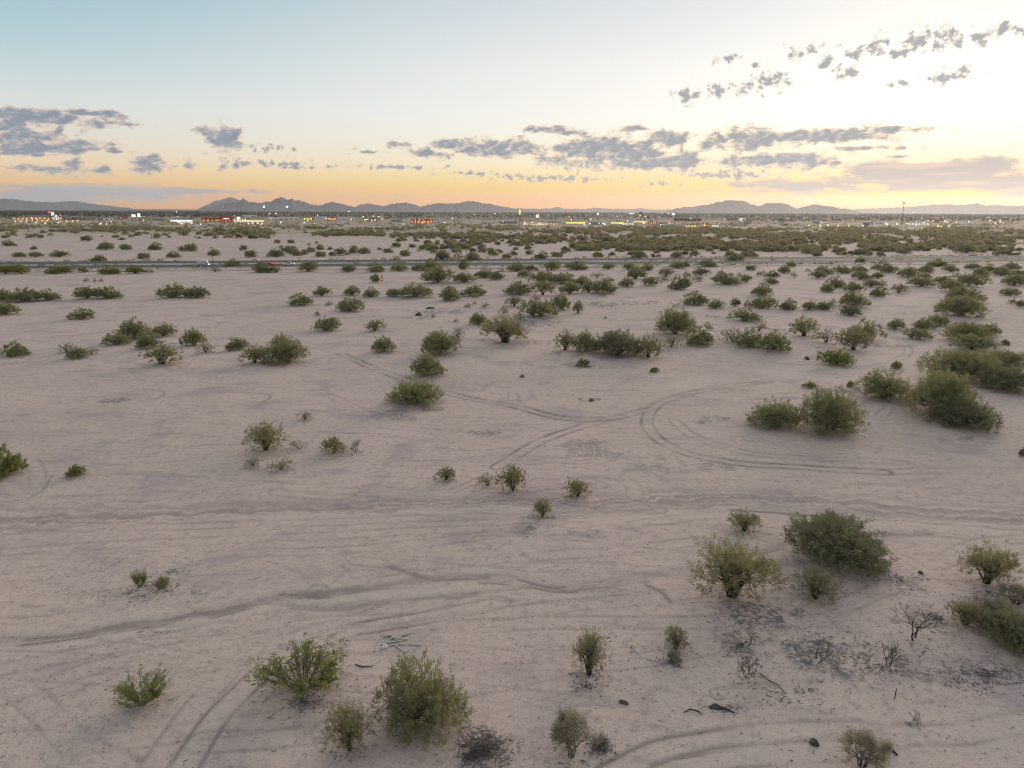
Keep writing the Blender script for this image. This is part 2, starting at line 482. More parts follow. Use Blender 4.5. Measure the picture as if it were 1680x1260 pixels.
# wheel tracks, washes and dirt roads, drawn on the ground: (kind, half width m, strength, photo points)
TRK = [
 ('wash', .62, 1.0, [(0,1052),(120,1042),(250,1022),(350,1004),(430,986),(470,978),(540,978),(620,968),(700,956),(790,952),(860,959),(920,966),(1000,958),(1080,946),(1160,930),(1290,893),(1400,880),(1520,876)]),
 ('wash', .35, .7, [(440,992),(560,1000),(640,990),(760,978),(870,966)]),
 ('pale', 1.0, .8, [(0,1066),(140,1056),(300,1030),(440,998),(540,990),(640,978),(760,966)]),
 ('single', .14, 1.0, [(460,976),(490,977),(515,983),(540,983)]),
 ('single', .16, 1.1, [(852,954),(880,962),(905,967),(925,965)]),
 ('single', .3, .8, [(640,932),(690,950),(740,953),(800,950)]),
 ('single', .2, .9, [(1060,962),(1085,975),(1100,990)]),
 ('pair', .16, .9, [(300,1265),(345,1195),(390,1145),(460,1085),(560,1042),(690,1018),(820,992)]),
 ('pair', .16, .6, [(250,1265),(310,1180),(370,1110),(430,1050),(480,1000),(520,972)]),
 ('pair', .15, .5, [(0,1100),(120,1080),(280,1050),(420,1020),(600,1000)]),
 ('pair', .15, .45, [(0,1150),(160,1100),(330,1062),(500,1020)]),
 ('pale', .8, .7, [(300,1265),(345,1195),(390,1145),(440,1095)]),
 ('road', 3.0, .9, [(-40,850),(200,846),(400,838),(600,832),(850,829),(1000,832),(1100,827),(1200,820),(1330,826),(1500,840),(1720,850)]),
 ('road', 2.2, .7, [(900,850),(1050,843),(1180,832),(1260,838),(1400,848),(1560,856),(1720,862)]),
 ('pair', .15, .6, [(-20,868),(200,862),(450,854),(700,850),(900,846),(1080,838)]),
 ('pair', .15, .5, [(-20,905),(200,890),(420,880),(650,872),(860,868)]),
 ('pair', .15, .45, [(400,905),(600,900),(800,880),(960,862)]),
 ('single', .18, 1.2, [(1200,835),(1250,838),(1320,845),(1360,850),(1385,858)]),
 ('pair', .17, 1.3, [(815,765),(850,745),(880,728),(930,707),(985,691),(1040,678),(1072,670)]),
 ('pair', .18, 1.35, [(1260,624),(1180,634),(1125,645),(1082,661),(1063,682),(1064,702),(1085,724),(1130,744),(1210,758),(1320,768),(1450,775)]),
 ('pair', .16, .55, [(1450,775),(1560,772),(1700,772)]),
 ('pair', .16, .8, [(1105,688),(1140,716),(1220,740),(1330,752),(1480,760)]),
 ('pair', .19, 1.5, [(560,580),(620,606),(680,628),(760,650),(840,664),(900,680),(960,688),(1020,684)]),
 ('pair', .16, .5, [(840,642),(850,662),(900,682),(970,692)]),
 ('pair', .16, .5, [(390,506),(394,520),(420,535),(470,553),(560,580)]),
 ('pair', .15, .5, [(480,505),(560,498),(620,480)]),
 ('pair', .15, .45, [(640,758),(760,756),(880,752),(980,768),(1035,795),(1040,815)]),
 ('pair', .15, .4, [(820,770),(900,775),(970,790),(1000,812)]),
 ('single', .14, .6, [(735,805),(770,790),(800,775)]),
 ('single', .14, .6, [(745,808),(780,795),(815,780)]),
 ('single', .16, .7, [(225,640),(258,641),(270,647),(258,655),(240,658)]),
 ('single', .16, .8, [(405,646),(430,646),(445,651),(430,662)]),
 ('pair', .15, .4, [(30,748),(55,760),(60,790),(50,815)]),
 ('single', .13, .6, [(45,815),(70,800),(85,778)]),
 ('pair', .17, .9, [(1000,1275),(1090,1234),(1210,1213),(1300,1206),(1420,1205)]),
 ('pair', .17, .8, [(1090,1275),(1180,1248),(1300,1240),(1410,1232),(1480,1212),(1580,1206),(1700,1186)]),
 ('pale', 2.2, .8, [(1100,1280),(1250,1240),(1400,1225),(1560,1222),(1720,1200)]),
 ('pale', 1.2, .6, [(1400,1250),(1540,1240),(1720,1225)]),
 ('pair', .16, .5, [(1240,880),(1300,905),(1360,960)]),
 ('pair', .14, .5, [(1540,930),(1600,895),(1700,880)]),
 ('pale', 3.0, .9, [(1560,470),(1490,495),(1440,515),(1450,540),(1480,562),(1485,580),(1440,598),(1330,606),(1200,612),(1090,640)]),
 ('pair', .2, .7, [(1440,515),(1450,540),(1482,562),(1488,580),(1440,600),(1330,609)]),
 ('pale', 2.0, .6, [(1700,560),(1620,590),(1540,600),(1440,602)]),
 ('pale', 2.5, .8, [(560,455),(760,449),(960,447),(1110,444),(1300,436)]),
 ('pair', .2, .6, [(560,458),(760,452),(960,450),(1120,446)]),
 ('pale', 2.2, .7, [(600,505),(700,500),(800,493),(920,492),(1040,490)]),
 ('pale', 3.0, .6, [(0,462),(200,455),(400,452),(560,455)]),
 ('pair', .16, .5, [(0,560),(150,545),(330,520),(480,500)]),
 ('pair', .16, .45, [(520,640),(640,690),(760,700),(900,690)]),
 ('pair', .16, .4, [(1500,640),(1440,690),(1480,730),(1600,742),(1700,740)]),
 ('pair', .15, .4, [(200,1265),(120,1220),(60,1160),(0,1110)]),
 ('pair', .15, .4, [(560,1200),(640,1140),(760,1110),(900,1100)]),
]
_rt = random.Random(21)
for _ in range(34):                  # fainter lines left by passing vehicles
    y0 = _rt.choice([_rt.uniform(640, 800), _rt.uniform(800, 900), _rt.uniform(860, 1100), _rt.uniform(1050, 1240)])
    x0 = _rt.uniform(-60, 1200); n = _rt.randint(3, 5); sl = _rt.uniform(-.16, .10) * (y0 - 345)/500
    bend = _rt.uniform(-.10, .10) * (y0 - 345)/500
    TRK.append(('pair', .13, _rt.uniform(.30, .55), [(x0 + k*130, y0 + sl*k*130 + bend*k*k*40) for k in range(n)]))
# wind-laid litter, crusts and burnt spots, plus shade painted at some shrub feet: (photo x, y, half w px, half h px, strength)
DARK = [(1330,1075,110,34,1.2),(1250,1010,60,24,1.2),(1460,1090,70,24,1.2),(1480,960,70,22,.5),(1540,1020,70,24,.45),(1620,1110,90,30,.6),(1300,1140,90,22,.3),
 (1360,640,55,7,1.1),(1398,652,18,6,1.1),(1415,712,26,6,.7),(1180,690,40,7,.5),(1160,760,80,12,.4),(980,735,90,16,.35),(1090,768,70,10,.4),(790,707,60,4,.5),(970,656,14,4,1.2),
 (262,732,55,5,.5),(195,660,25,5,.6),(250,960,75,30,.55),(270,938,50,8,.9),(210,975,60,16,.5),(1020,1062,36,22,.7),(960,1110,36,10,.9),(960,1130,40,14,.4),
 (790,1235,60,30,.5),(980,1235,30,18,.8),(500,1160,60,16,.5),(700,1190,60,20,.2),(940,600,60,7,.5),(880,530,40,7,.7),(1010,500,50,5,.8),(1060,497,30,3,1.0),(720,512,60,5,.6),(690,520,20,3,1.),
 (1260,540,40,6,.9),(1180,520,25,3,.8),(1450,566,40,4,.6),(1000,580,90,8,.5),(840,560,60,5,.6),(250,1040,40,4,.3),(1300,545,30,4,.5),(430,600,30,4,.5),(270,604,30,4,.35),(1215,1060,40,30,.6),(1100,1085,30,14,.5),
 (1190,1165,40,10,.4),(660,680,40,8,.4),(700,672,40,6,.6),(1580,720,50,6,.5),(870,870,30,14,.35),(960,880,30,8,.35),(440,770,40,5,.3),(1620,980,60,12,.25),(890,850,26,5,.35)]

def catmull(P, n=8):
    P = [np.array(p) for p in P]
    Q = [2*P[0] - P[1]] + P + [2*P[-1] - P[-2]]
    out = []
    for i in range(1, len(Q) - 2):
        a, b, c, d = Q[i-1], Q[i], Q[i+1], Q[i+2]
        for k in range(n):
            t = k / n
            out.append(.5*((2*b) + (c-a)*t + (2*a-5*b+4*c-d)*t*t + (3*b-a-3*c+d)*t**3))
    out.append(Q[-2])
    return np.array(out)

def build_ground():
    # rings closer together near the camera, so that the relief is as fine as can be seen there
    dep = np.concatenate([np.linspace(R(66), R(44.5), 24), np.linspace(R(44), R(0.9), 430), np.geomspace(R(0.88), HCAM / 23000.0, 40)])
    rad = HCAM / np.tan(dep)
    fine = np.linspace(-R(44), R(44), 1000)
    coarse = np.linspace(R(44), 2*math.pi - R(44), 90)[1:-1]
    ang = np.concatenate([fine, coarse])
    na, nr = len(ang), len(rad)
    A, RR = np.meshgrid(ang, rad)
    X, Y = (RR * np.sin(A)).ravel(), (RR * np.cos(A)).ravel()
    r = RR.ravel()
    dr = np.gradient(rad)[:, None].repeat(na, 1).ravel()
    Z = base_height(X, Y)
    for mx, my, mw in MOUNDS:                             # sand caught under the shrubs
        m = np.where((np.abs(X - mx) < 1.5*mw) & (np.abs(Y - my) < 1.5*mw))[0]
        Z[m] += .055*mw*np.exp(-((X[m] - mx)**2 + (Y[m] - my)**2) / (.55*mw)**2)
    track = np.zeros_like(X); pale = np.zeros_like(X); dark = np.zeros_like(X); dz = np.zeros_like(X)
    wob = (fbm(X/2.2, Y/2.2, 23, 3) - .5)
    brk = fbm(X/5, Y/5, 41, 3)
    vis = np.where(r < 600)[0]
    xv, yv, rv, drv = X[vis], Y[vis], r[vis], dr[vis]
    for kind, w, st, pts in TRK:
        P = catmull([ground_at(*p) for p in pts], 7)
        reach = {'pair': 2.2, 'single': 1.2, 'wash': w*3 + 1.5, 'pale': w*2 + 1, 'road': w*2 + 2}[kind]
        acc = 0.0; alo = np.zeros(len(vis)); best = np.full(len(vis), 1e9); sgn = np.zeros(len(vis)); nrm = np.zeros(len(vis))
        for i in range(len(P) - 1):
            a, b = P[i], P[i+1]
            far = 0.04*max(np.hypot(*a), 1); acc0 = acc; acc += np.hypot(*(b - a))
            lo, hi = np.minimum(a, b) - reach - far, np.maximum(a, b) + reach + far
            m = np.where((xv > lo[0]) & (xv < hi[0]) & (yv > lo[1]) & (yv < hi[1]))[0]
            if len(m) == 0:
                continue
            d = b - a; L = np.hypot(*d) + 1e-9; d = d / L
            px, py = xv[m] - a[0], yv[m] - a[1]
            t = np.clip(px*d[0] + py*d[1], 0, L)
            qx, qy = px - t*d[0], py - t*d[1]
            q = np.hypot(qx, qy)
            s = px*d[1] - py*d[0]
            up = q < best[m]
            mm = m[up]
            best[mm] = q[up]; sgn[mm] = np.sign(s[up]); alo[mm] = acc0 + t[up]
            nr_ = np.abs(d[1]*xv[mm] - d[0]*yv[mm]) / rv[mm]
            nrm[mm] = nr_
        k = np.where(best < 1e8)[0]
        g = vis[k]
        D = best[k] * sgn[k] + wob[g] * (.14 if kind in ('pair', 'single') else w * .9)
        S = alo[k]
        aa = .55 * drv[k] * nrm[k]                        # never thinner than the mesh can carry
        fade = np.clip((fbm(S/6 + w*37, D*.4, 43, 3) - .34) * 5, .45, 1) * np.clip(brk[g]*2.4 - .3, .35, 1)
        if kind == 'pair':
            ww = np.hypot(w, aa)
            v = (np.exp(-((np.abs(D) - .82) / ww)**2)) * st * fade * np.clip(w / ww * 1.6, .6, 1)
            track[g] = np.maximum(track[g], v)
            dz[g] -= .035 * v
            dz[g] += .03 * st * fade * np.exp(-((np.abs(D) - .82 - 2*ww) / ww)**2)
            pale[g] = np.maximum(pale[g], .35 * st * np.exp(-(D / 1.3)**2) * fade)
        elif kind == 'single':
            ww = np.hypot(w, aa)
            v = np.exp(-(D / ww)**2) * st * np.clip(w / ww * 1.6, .6, 1)
            track[g] = np.maximum(track[g], v)
            v = v * (.35 + .65*fade)
            dz[g] -= .07 * v
        elif kind == 'wash':
            st_ = fbm(D*1.7/w*.6 + 9, S/14, 83, 4)                    # braided strands
            ed = fbm(S/3.0, D*.8, 29, 4)
            v = np.exp(-(D / (w*1.3))**4)
            cut = np.clip((st_ - .42)*6, .25, 1) * v
            dz[g] -= .02*v*st + .03*cut*st
            track[g] = np.maximum(track[g], st*cut*np.clip(ed*2.2 - .2, .5, 1)*.85)
            bank = np.exp(-((D + 2.0*w) / (w*1.1))**2)
            pale[g] = np.maximum(pale[g], .8*st*bank*np.clip(ed*2.4 - .6, 0, 1))
            dz[g] += .03*bank*np.clip(ed*2 - .5, 0, 1)
            lip = np.exp(-((D - 1.15*w) / .22)**2)
            track[g] = np.maximum(track[g], st*lip*np.clip((ed - .5)*7, 0, 1)*1.1)
        elif kind == 'pale':
            pale[g] = np.maximum(pale[g], st * np.exp(-(D / w)**4) * (.4 + .6*fade))
        else:                                              # graded dirt road: many overlapping wheel lines
            band = np.exp(-(D / w)**4)
            lines = fbm(D * 1.5 + 50, (xv[k] + yv[k]) / 60, 77, 2)
            ln = np.clip((lines - .48) * 6, 0, 1)
            track[g] = np.maximum(track[g], st * band * ln * .7)
            pale[g] = np.maximum(pale[g], st * band * np.clip((.5 - lines) * 7, 0, 1))
            dz[g] -= .05 * band * ln + .05 * band
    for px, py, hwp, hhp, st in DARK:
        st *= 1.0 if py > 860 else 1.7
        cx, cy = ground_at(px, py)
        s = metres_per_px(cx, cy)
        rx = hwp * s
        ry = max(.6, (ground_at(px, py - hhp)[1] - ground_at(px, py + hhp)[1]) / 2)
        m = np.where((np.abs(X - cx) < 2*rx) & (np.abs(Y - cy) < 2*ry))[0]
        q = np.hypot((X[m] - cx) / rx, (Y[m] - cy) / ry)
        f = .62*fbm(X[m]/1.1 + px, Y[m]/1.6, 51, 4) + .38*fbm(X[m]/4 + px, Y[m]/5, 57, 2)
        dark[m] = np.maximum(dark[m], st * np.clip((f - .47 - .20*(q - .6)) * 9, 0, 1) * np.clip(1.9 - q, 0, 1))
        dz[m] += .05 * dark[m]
    Z = Z + dz
    V = np.stack([X, Y, Z], 1)
    i, j = np.meshgrid(np.arange(nr - 1), np.arange(na), indexing='ij')
    a = (i*na + j).ravel(); b = (i*na + (j + 1) % na).ravel()
    F = np.stack([a, a + na, b + na, b], 1)
    me = new_mesh('ground', V, F, [M['ground']], smooth=True)
    ca = me.color_attributes.new('soil', 'FLOAT_COLOR', 'POINT')
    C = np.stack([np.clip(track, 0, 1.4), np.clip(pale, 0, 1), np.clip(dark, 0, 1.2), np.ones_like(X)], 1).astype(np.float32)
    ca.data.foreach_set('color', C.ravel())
    return tag(add_obj('ground', me), 'flat sandy desert plain crossed by wheel tracks', kind='structure')

def ground_material():
    t = NT('desert_soil')
    p = t.coord()
    at = t.N.new('ShaderNodeAttribute'); at.attribute_name = 'soil'
    sp = t.N.new('ShaderNodeSeparateColor'); t.L.new(at.outputs['Color'], sp.inputs[0])
    big, mid = t.noise(p, .018, 4, .6, .4), t.noise(p, .11, 6, .65, .5)
    fine, grit = t.noise(p, 1.3, 7, .68), t.noise(p, 7.0, 5, .7)
    c = t.mix(t.rng(big, .35, .65), c4(.438, .360, .318), c4(.500, .392, .354))
    c = t.mix(t.math('MULTIPLY', t.rng(mid, .50, .68), .75), c, c4(.322, .262, .276))
    c = t.mix(t.math('MULTIPLY', t.rng(mid, .46, .30), .7), c, c4(.500, .404, .345))
    # blown sand lies in thin streaks
    mp = t.N.new('ShaderNodeMapping'); mp.inputs['Scale'].default_value = (.22, 1.0, 1.0); mp.inputs['Rotation'].default_value = (0, 0, .12)
    t.L.new(p, mp.inputs[0])
    st = t.noise(mp.outputs[0], .55, 6, .66, .4)
    c = t.mix(t.math('MULTIPLY', t.rng(st, .54, .70), .60), c, c4(.262, .228, .216))
    c = t.mix(t.math('MULTIPLY', t.rng(st, .46, .32), .5), c, c4(.452, .388, .344))
    c = t.mix(t.math('MULTIPLY', t.rng(fine, .48, .68), .52), c, c4(.246, .204, .192))
    c = t.mix(t.math('MULTIPLY', t.rng(grit, .53, .68), .62), c, c4(.200, .166, .156))
    c = t.mix(t.math('MULTIPLY', t.rng(grit, .47, .32), .55), c, c4(.560, .478, .424))
    # small dark twigs and droppings
    spk = t.noise(p, 2.6, 2, .5, 1.0)
    c = t.mix(t.math('MULTIPLY', t.rng(spk, .69, .75), .5), c, c4(.120, .100, .094))
    c = t.mix(t.math('MULTIPLY', sp.outputs[1], .55), c, c4(.470, .404, .360))
    c = t.mix(t.math('MULTIPLY', sp.outputs[0], .85, True), c, c4(.180, .146, .142))
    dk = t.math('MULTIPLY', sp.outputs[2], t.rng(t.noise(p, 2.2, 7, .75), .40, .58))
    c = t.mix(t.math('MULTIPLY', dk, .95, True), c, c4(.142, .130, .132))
    # beyond the highway low dry growth covers most of the soil
    sx = t.N.new('ShaderNodeSeparateXYZ'); t.L.new(p, sx.inputs[0])
    far = t.rng(sx.outputs[1], 700, 1100)
    cover = t.math('MULTIPLY', far, t.rng(t.noise(p, .012, 5, .65), .36, .58))
    c = t.mix(t.math('MULTIPLY', cover, .85), c, c4(.235, .200, .130))
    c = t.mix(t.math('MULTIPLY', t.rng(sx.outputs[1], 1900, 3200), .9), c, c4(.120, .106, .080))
    t.set(c, 0.95, 0.08)
    hgt = t.math('ADD', t.math('MULTIPLY', fine, 1.0), t.math('MULTIPLY', grit, .35))
    t.bump(hgt, .38, .16)
    return t.m
M['ground'] = ground_material()
MOUNDS = []                          # filled from the list of shrubs before the ground is built

# ------------------------------------------------------------------ far mountains (ridges with depth, spurs and gullies)
M['rock'] = worn('far_rock', (.098, .088, .098), 0.95, .35, .004)
def mountain_range(name, label, dist, depth, sky_pts, seed, base_drop=0.0):
    """sky_pts: photo points along the ridge; the ridge stands at the given distance"""
    P = [az_el(*p) for p in sky_pts]
    a = np.array([p[0] for p in P]); e = np.array([p[1] for p in P])
    n = max(40, int((a[-1] - a[0]) / 0.035))
    aa = np.linspace(a[0], a[-1], n)
    h = np.interp(aa, a, np.tan(np.radians(e)) * dist) + HCAM
    h = np.maximum(h * (1 + .16*(fbm(aa*2.4, aa*0, seed, 5) - .5)) + 34*(fbm(aa*7, aa*0 + 3, seed + 2, 3) - .5), 1.0)
    taper = np.clip(np.minimum(np.arange(n), np.arange(n)[::-1]) / (n*.06), 0, 1)
    h = h * taper
    V, rows = [], 13
    prof = [(-1, 0), (-.8, .07), (-.6, .2), (-.42, .38), (-.26, .58), (-.14, .78), (-.05, .94), (0, 1), (.08, .9), (.25, .62), (.5, .3), (.75, .1), (1, 0)]
    for k, (t, z) in enumerate(prof):
        spur = (fbm(aa*2.6, np.full(n, k*.35), seed + 5, 4) - .5)
        d = dist + depth*(t + .30*spur*(1 - abs(t))*(t != 0))
        zz = h * np.clip(z + .30*spur*(z*(1 - z))*4*.5, 0, 1.0) - (5 if abs(t) == 1 else 0)
        V.append(np.stack([d*np.sin(np.radians(aa)), d*np.cos(np.radians(aa)), zz], 1))
    V = np.concatenate(V)
    i, j = np.meshgrid(np.arange(rows - 1), np.arange(n - 1), indexing='ij')
    q = (i*n + j).ravel()
    F = np.stack([q, q + 1, q + n + 1, q + n], 1)
    return tag(add_obj(name, new_mesh(name, V, F, [M['rock']])), label, kind='structure')

mountain_range('mountain_range', 'jagged dark mountain range with rocky spires behind the town', 12500, 900,
  [(318,344),(345,339.5),(365,336),(380,333),(392,331),(397,328),(399.5,325.5),(402,329),(412,331.5),(430,332.5),(442,329.5),(450,328),(453,325.5),(457,327),(462,324),(466,324.6),(472,327),(480,326.6),(486,328.5),(500,331.5),(512,336),(522,337),(535,333.5),(546,331),(556,333),(570,338),(584,340),(600,346)], 5)
mountain_range('mountain_range', 'row of rounded purple hills in the middle of the skyline', 13500, 800,
  [(566,346),(585,338.5),(594,335),(603,332.6),(612,335.5),(626,338.2),(640,335.4),(652,334),(667,332.7),(680,335.5),(690,338.5),(700,336),(710,333.6),(722,333.2),(737,334),(752,333),(762,331.2),(773,329.8),(783,331.5),(795,333.2),(812,336),(828,339.5),(845,342),(880,346)], 8)
mountain_range('mountain_range', 'low hazy hills between the two mountain groups', 19000, 900,
  [(800,347),(850,342),(890,342.5),(905,342),(916,339.5),(926,342.5),(960,342.8),(975,340.8),(990,342.5),(1030,343),(1050,342),(1075,344),(1120,344),(1160,347)], 12)
mountain_range('mountain_range', 'flat-topped mountain under the grey clouds', 12500, 900,
  [(1085,348),(1110,342),(1140,338),(1160,336.4),(1172,333.5),(1182,330.5),(1192,328.6),(1204,328.4),(1216,329.6),(1228,332.5),(1238,336),(1248,340),(1262,346)], 15)
mountain_range('mountain_range', 'pair of steep hills beside the flat-topped mountain', 12300, 800,
  [(1228,349),(1244,339),(1255,334.6),(1266,333),(1276,332.6),(1286,333.6),(1294,336),(1304,342),(1312,341),(1324,337.5),(1338,335),(1350,337),(1366,339.5),(1390,343.5),(1420,350)], 18)
mountain_range('mountain_range', 'pale far range under the orange glow', 19500, 1200,
  [(1300,349),(1380,344),(1440,342),(1480,340),(1500,338.6),(1520,336.4),(1545,335.6),(1570,336.5),(1590,335.6),(1603,334.4),(1618,337.5),(1640,336.6),(1660,338),(1690,338),(1760,344)], 21)
mountain_range('mountain_range', 'pale blue far range above the trees of the town', 19500, 1200,
  [(-80,335),(-20,327),(10,325.5),(35,328),(60,330.5),(85,332),(110,329.8),(128,331),(150,334),(180,338),(230,343)], 24)
mountain_range('mountain_range', 'pale cone-shaped mountain behind the jagged range', 18500, 900,
  [(318,345),(338,337),(352,330),(366,326),(377,323.6),(388,326),(400,330),(420,336),(450,344)], 27)

# ------------------------------------------------------------------ highway
M['asphalt'] = NT('asphalt')
_t = M['asphalt']; _p = _t.coord()
M['asphalt'] = _t.set(_t.mix(_t.rng(_t.noise(_p, .15, 5, .6), .3, .7), c4(.050, .053, .060), c4(.075, .078, .084)), 0.85, 0.12)
M['gravel'] = worn('shoulder_gravel', (.31, .27, .25), .95, .25, .8, .05)
M['paint_white'] = worn('road_paint', (.70, .70, .68), .7, .15, 3)
M['paint_yellow'] = worn('yellow_road_paint', (.60, .40, .06), .7, .15, 3)
def strip(name, v0, v1, z, mat, u0=-900, u1=1700, step=None, parent=None, dash=None):
    """a flat strip along the highway between two offsets across it"""
    mb = MB()
    spans = [(u0 + i*(u1 - u0)/60, u0 + (i+1)*(u1 - u0)/60) for i in range(60)] if dash is None else [(u, u + dash[0]) for u in np.arange(u0, u1, dash[1])]
    for a, b in spans:
        n = len(mb.v)
        for u, v in ((a, v0), (b, v0), (b, v1), (a, v1)):
            p = HA + HD*u + HN*v
            mb.v.append((p[0], p[1], z))
        mb.f.append((n, n+1, n+2, n+3))
    return mb.build(name, mat, parent)
def carriageway(vc, label, name):
    """asphalt slab on a low bank with shoulders, edge lines and lane dashes"""
    mb = MB()
    for v0, z0, v1, z1 in ((vc-14, -.1, vc-8.6, .36), (vc+8.6, .36, vc+14, -.1)):
        for i in range(60):
            a, b = -900 + i*43.4, -900 + (i+1)*43.4
            n = len(mb.v)
            for u, v, z in ((a, v0, z0), (b, v0, z0), (b, v1, z1), (a, v1, z1)):
                p = HA + HD*u + HN*v
                mb.v.append((p[0], p[1], z))
            mb.f.append((n, n+1, n+2, n+3))
    road = strip(name, vc - 8.6, vc + 8.6, .36, M['asphalt'])
    tag(road, label, kind='structure')
    mb.build('shoulder_bank', M['gravel'], road)
    strip('edge_line', vc - 3.75, vc - 3.6, .364, M['paint_white'] if vc < 10 else M['paint_yellow'], parent=road)
    strip('edge_line', vc + 3.6, vc + 3.75, .364, M['paint_yellow'] if vc < 10 else M['paint_white'], parent=road)
    strip('lane_line', vc - .07, vc + .07, .364, M['paint_white'], parent=road, dash=(3.0, 12.0))
    return road
carriageway(0.0, 'near carriageway of the highway across the plain', 'road')
carriageway(30.0, 'far carriageway of the highway across the plain', 'road')
def hwy(px, v):
    """point on the highway line below a photo column, at offset v across it"""
    d = ray(px, 430)
    q = d[0] / d[1]
    # solve (HA + HD u + HN v).x = q * .y
    bx, by = HA + HN*v
    u = (q*by - bx) / (HD[0] - q*HD[1])
    p = HA + HD*u + HN*v
    return float(p[0]), float(p[1])
HYAW = math.atan2(HD[1], HD[0])
# frontage dirt road beside the highway
fr = strip('dirt_road', -30, -24, .10, M['gravel'])
tag(fr, 'pale dirt service road along the highway', kind='structure')

# ------------------------------------------------------------------ shrubs and small trees
def norm(v):
    return v / (np.linalg.norm(v, axis=-1, keepdims=True) + 1e-9)

def leaves(rg, P, D, n, ln, wd, spread, reach):
    """n narrow leaf sprays round each point P, along direction D"""
    k = len(P)
    c = np.repeat(P, n, 0); d = np.repeat(D, n, 0)
    tint = np.repeat(rg.random(k), n) * .7 + rg.random(k*n) * .3
    c = c + d * (rg.random((k*n, 1)) - .25) * reach + rg.normal(0, spread, (k*n, 3))
    a = norm(d * .8 + rg.normal(0, .75, (k*n, 3)))
    b = norm(np.cross(a, rg.normal(0, 1, (k*n, 3))))
    L = ln * (.6 + .8*rg.random((k*n, 1))); W = wd * (.6 + .8*rg.random((k*n, 1)))
    V = np.stack([c, c + a*L*.5 + b*W, c + a*L, c + a*L*.5 - b*W], 1).reshape(-1, 3)
    F = np.arange(len(V)).reshape(-1, 4)
    return V, F, np.repeat(tint, 4)

def curve_pts(rg, a, b, n=4, sag=.12):
    a, b = np.array(a, float), np.array(b, float)
    L = np.linalg.norm(b - a)
    out = []
    off = rg.normal(0, sag*L, 3) * (1, 1, .3)
    for i in range(n + 1):
        t = i / n
        out.append(a*(1 - t) + b*t + off*math.sin(math.pi*t) + (rg.normal(0, .02*L, 3) if 0 < i < n else 0))
    return out

def dome_shrub(seed, lobes, nclump, nleaf, ln, wd, low=.0, hollow=.5, open_=0.0, lift=0.0, thick=1.0):
    """multi-stemmed bush: lobes that reach down to the ground (or hang above it, lift > 0), leaf sprays through the outer shell"""
    rg = np.random.default_rng(seed)
    C, Dn, cen = [], [], []
    for i in range(lobes):
        t = 2*math.pi*(i + rg.random()*.7)/max(1, lobes - 1)
        r = 0.0 if i == 0 else .17 + .12*rg.random()
        rad = (.27 + .11*rg.random()) if i else .34 + .05*rg.random()
        cen.append((np.array([r*math.cos(t), r*math.sin(t), lift + (.02 + .10*rg.random())]), rad, (1.5 if i == 0 else .85 + .5*rg.random())))
    per = nclump // lobes
    for c, rad, tall in cen:
        d = norm(rg.normal(0, 1, (per, 3)))
        d[:, 2] = np.where(d[:, 2] < -.25*(lift > 0), -d[:, 2], d[:, 2])
        f = hollow + (1 - hollow) * rg.random((per, 1))**.45
        bump = 1 + .13*np.sin(d[:, :1]*8 + seed) * np.cos(d[:, 1:2]*7 - seed) + .09*np.sin(d[:, 2:]*13 + 2*seed) + rg.normal(0, .045, (per, 1))
        p = c + d * rad * f * bump * (1, 1, tall)
        keep = p[:, 2] > low
        if open_:
            keep &= rg.random(per) > open_
        C.append(p[keep]); Dn.append(d[keep])
    C, Dn = np.concatenate(C), np.concatenate(Dn)
    Dn = norm(Dn*.9 + (0, 0, .28))
    V, F, T = leaves(rg, C, Dn, nleaf, ln, wd, .015, .065)
    wood = MB()
    for c, rad, tall in cen:
        for k in range(2):
            b0 = rg.normal(0, .03, 3) * (1, 1, 0)
            mid = c*(.7, .7, .8) + rg.normal(0, .04, 3)*(1, 1, .3) + (0, 0, .08 + .05*rg.random())
            wood.tube([b0, mid*(.45, .45, .55) + rg.normal(0, .02, 3)*(1, 1, .2), mid], [.016*thick, .013*thick, .009*thick], 4)
            sel = C[rg.integers(0, len(C), max(4, len(C)//(lobes*16)))]
            for q in sel:
                if np.linalg.norm(q - c) < rad*1.5:
                    wood.tube(curve_pts(rg, mid, q, 2), [.007*thick, .005, .002], 3, False)
    return V, F, T, wood

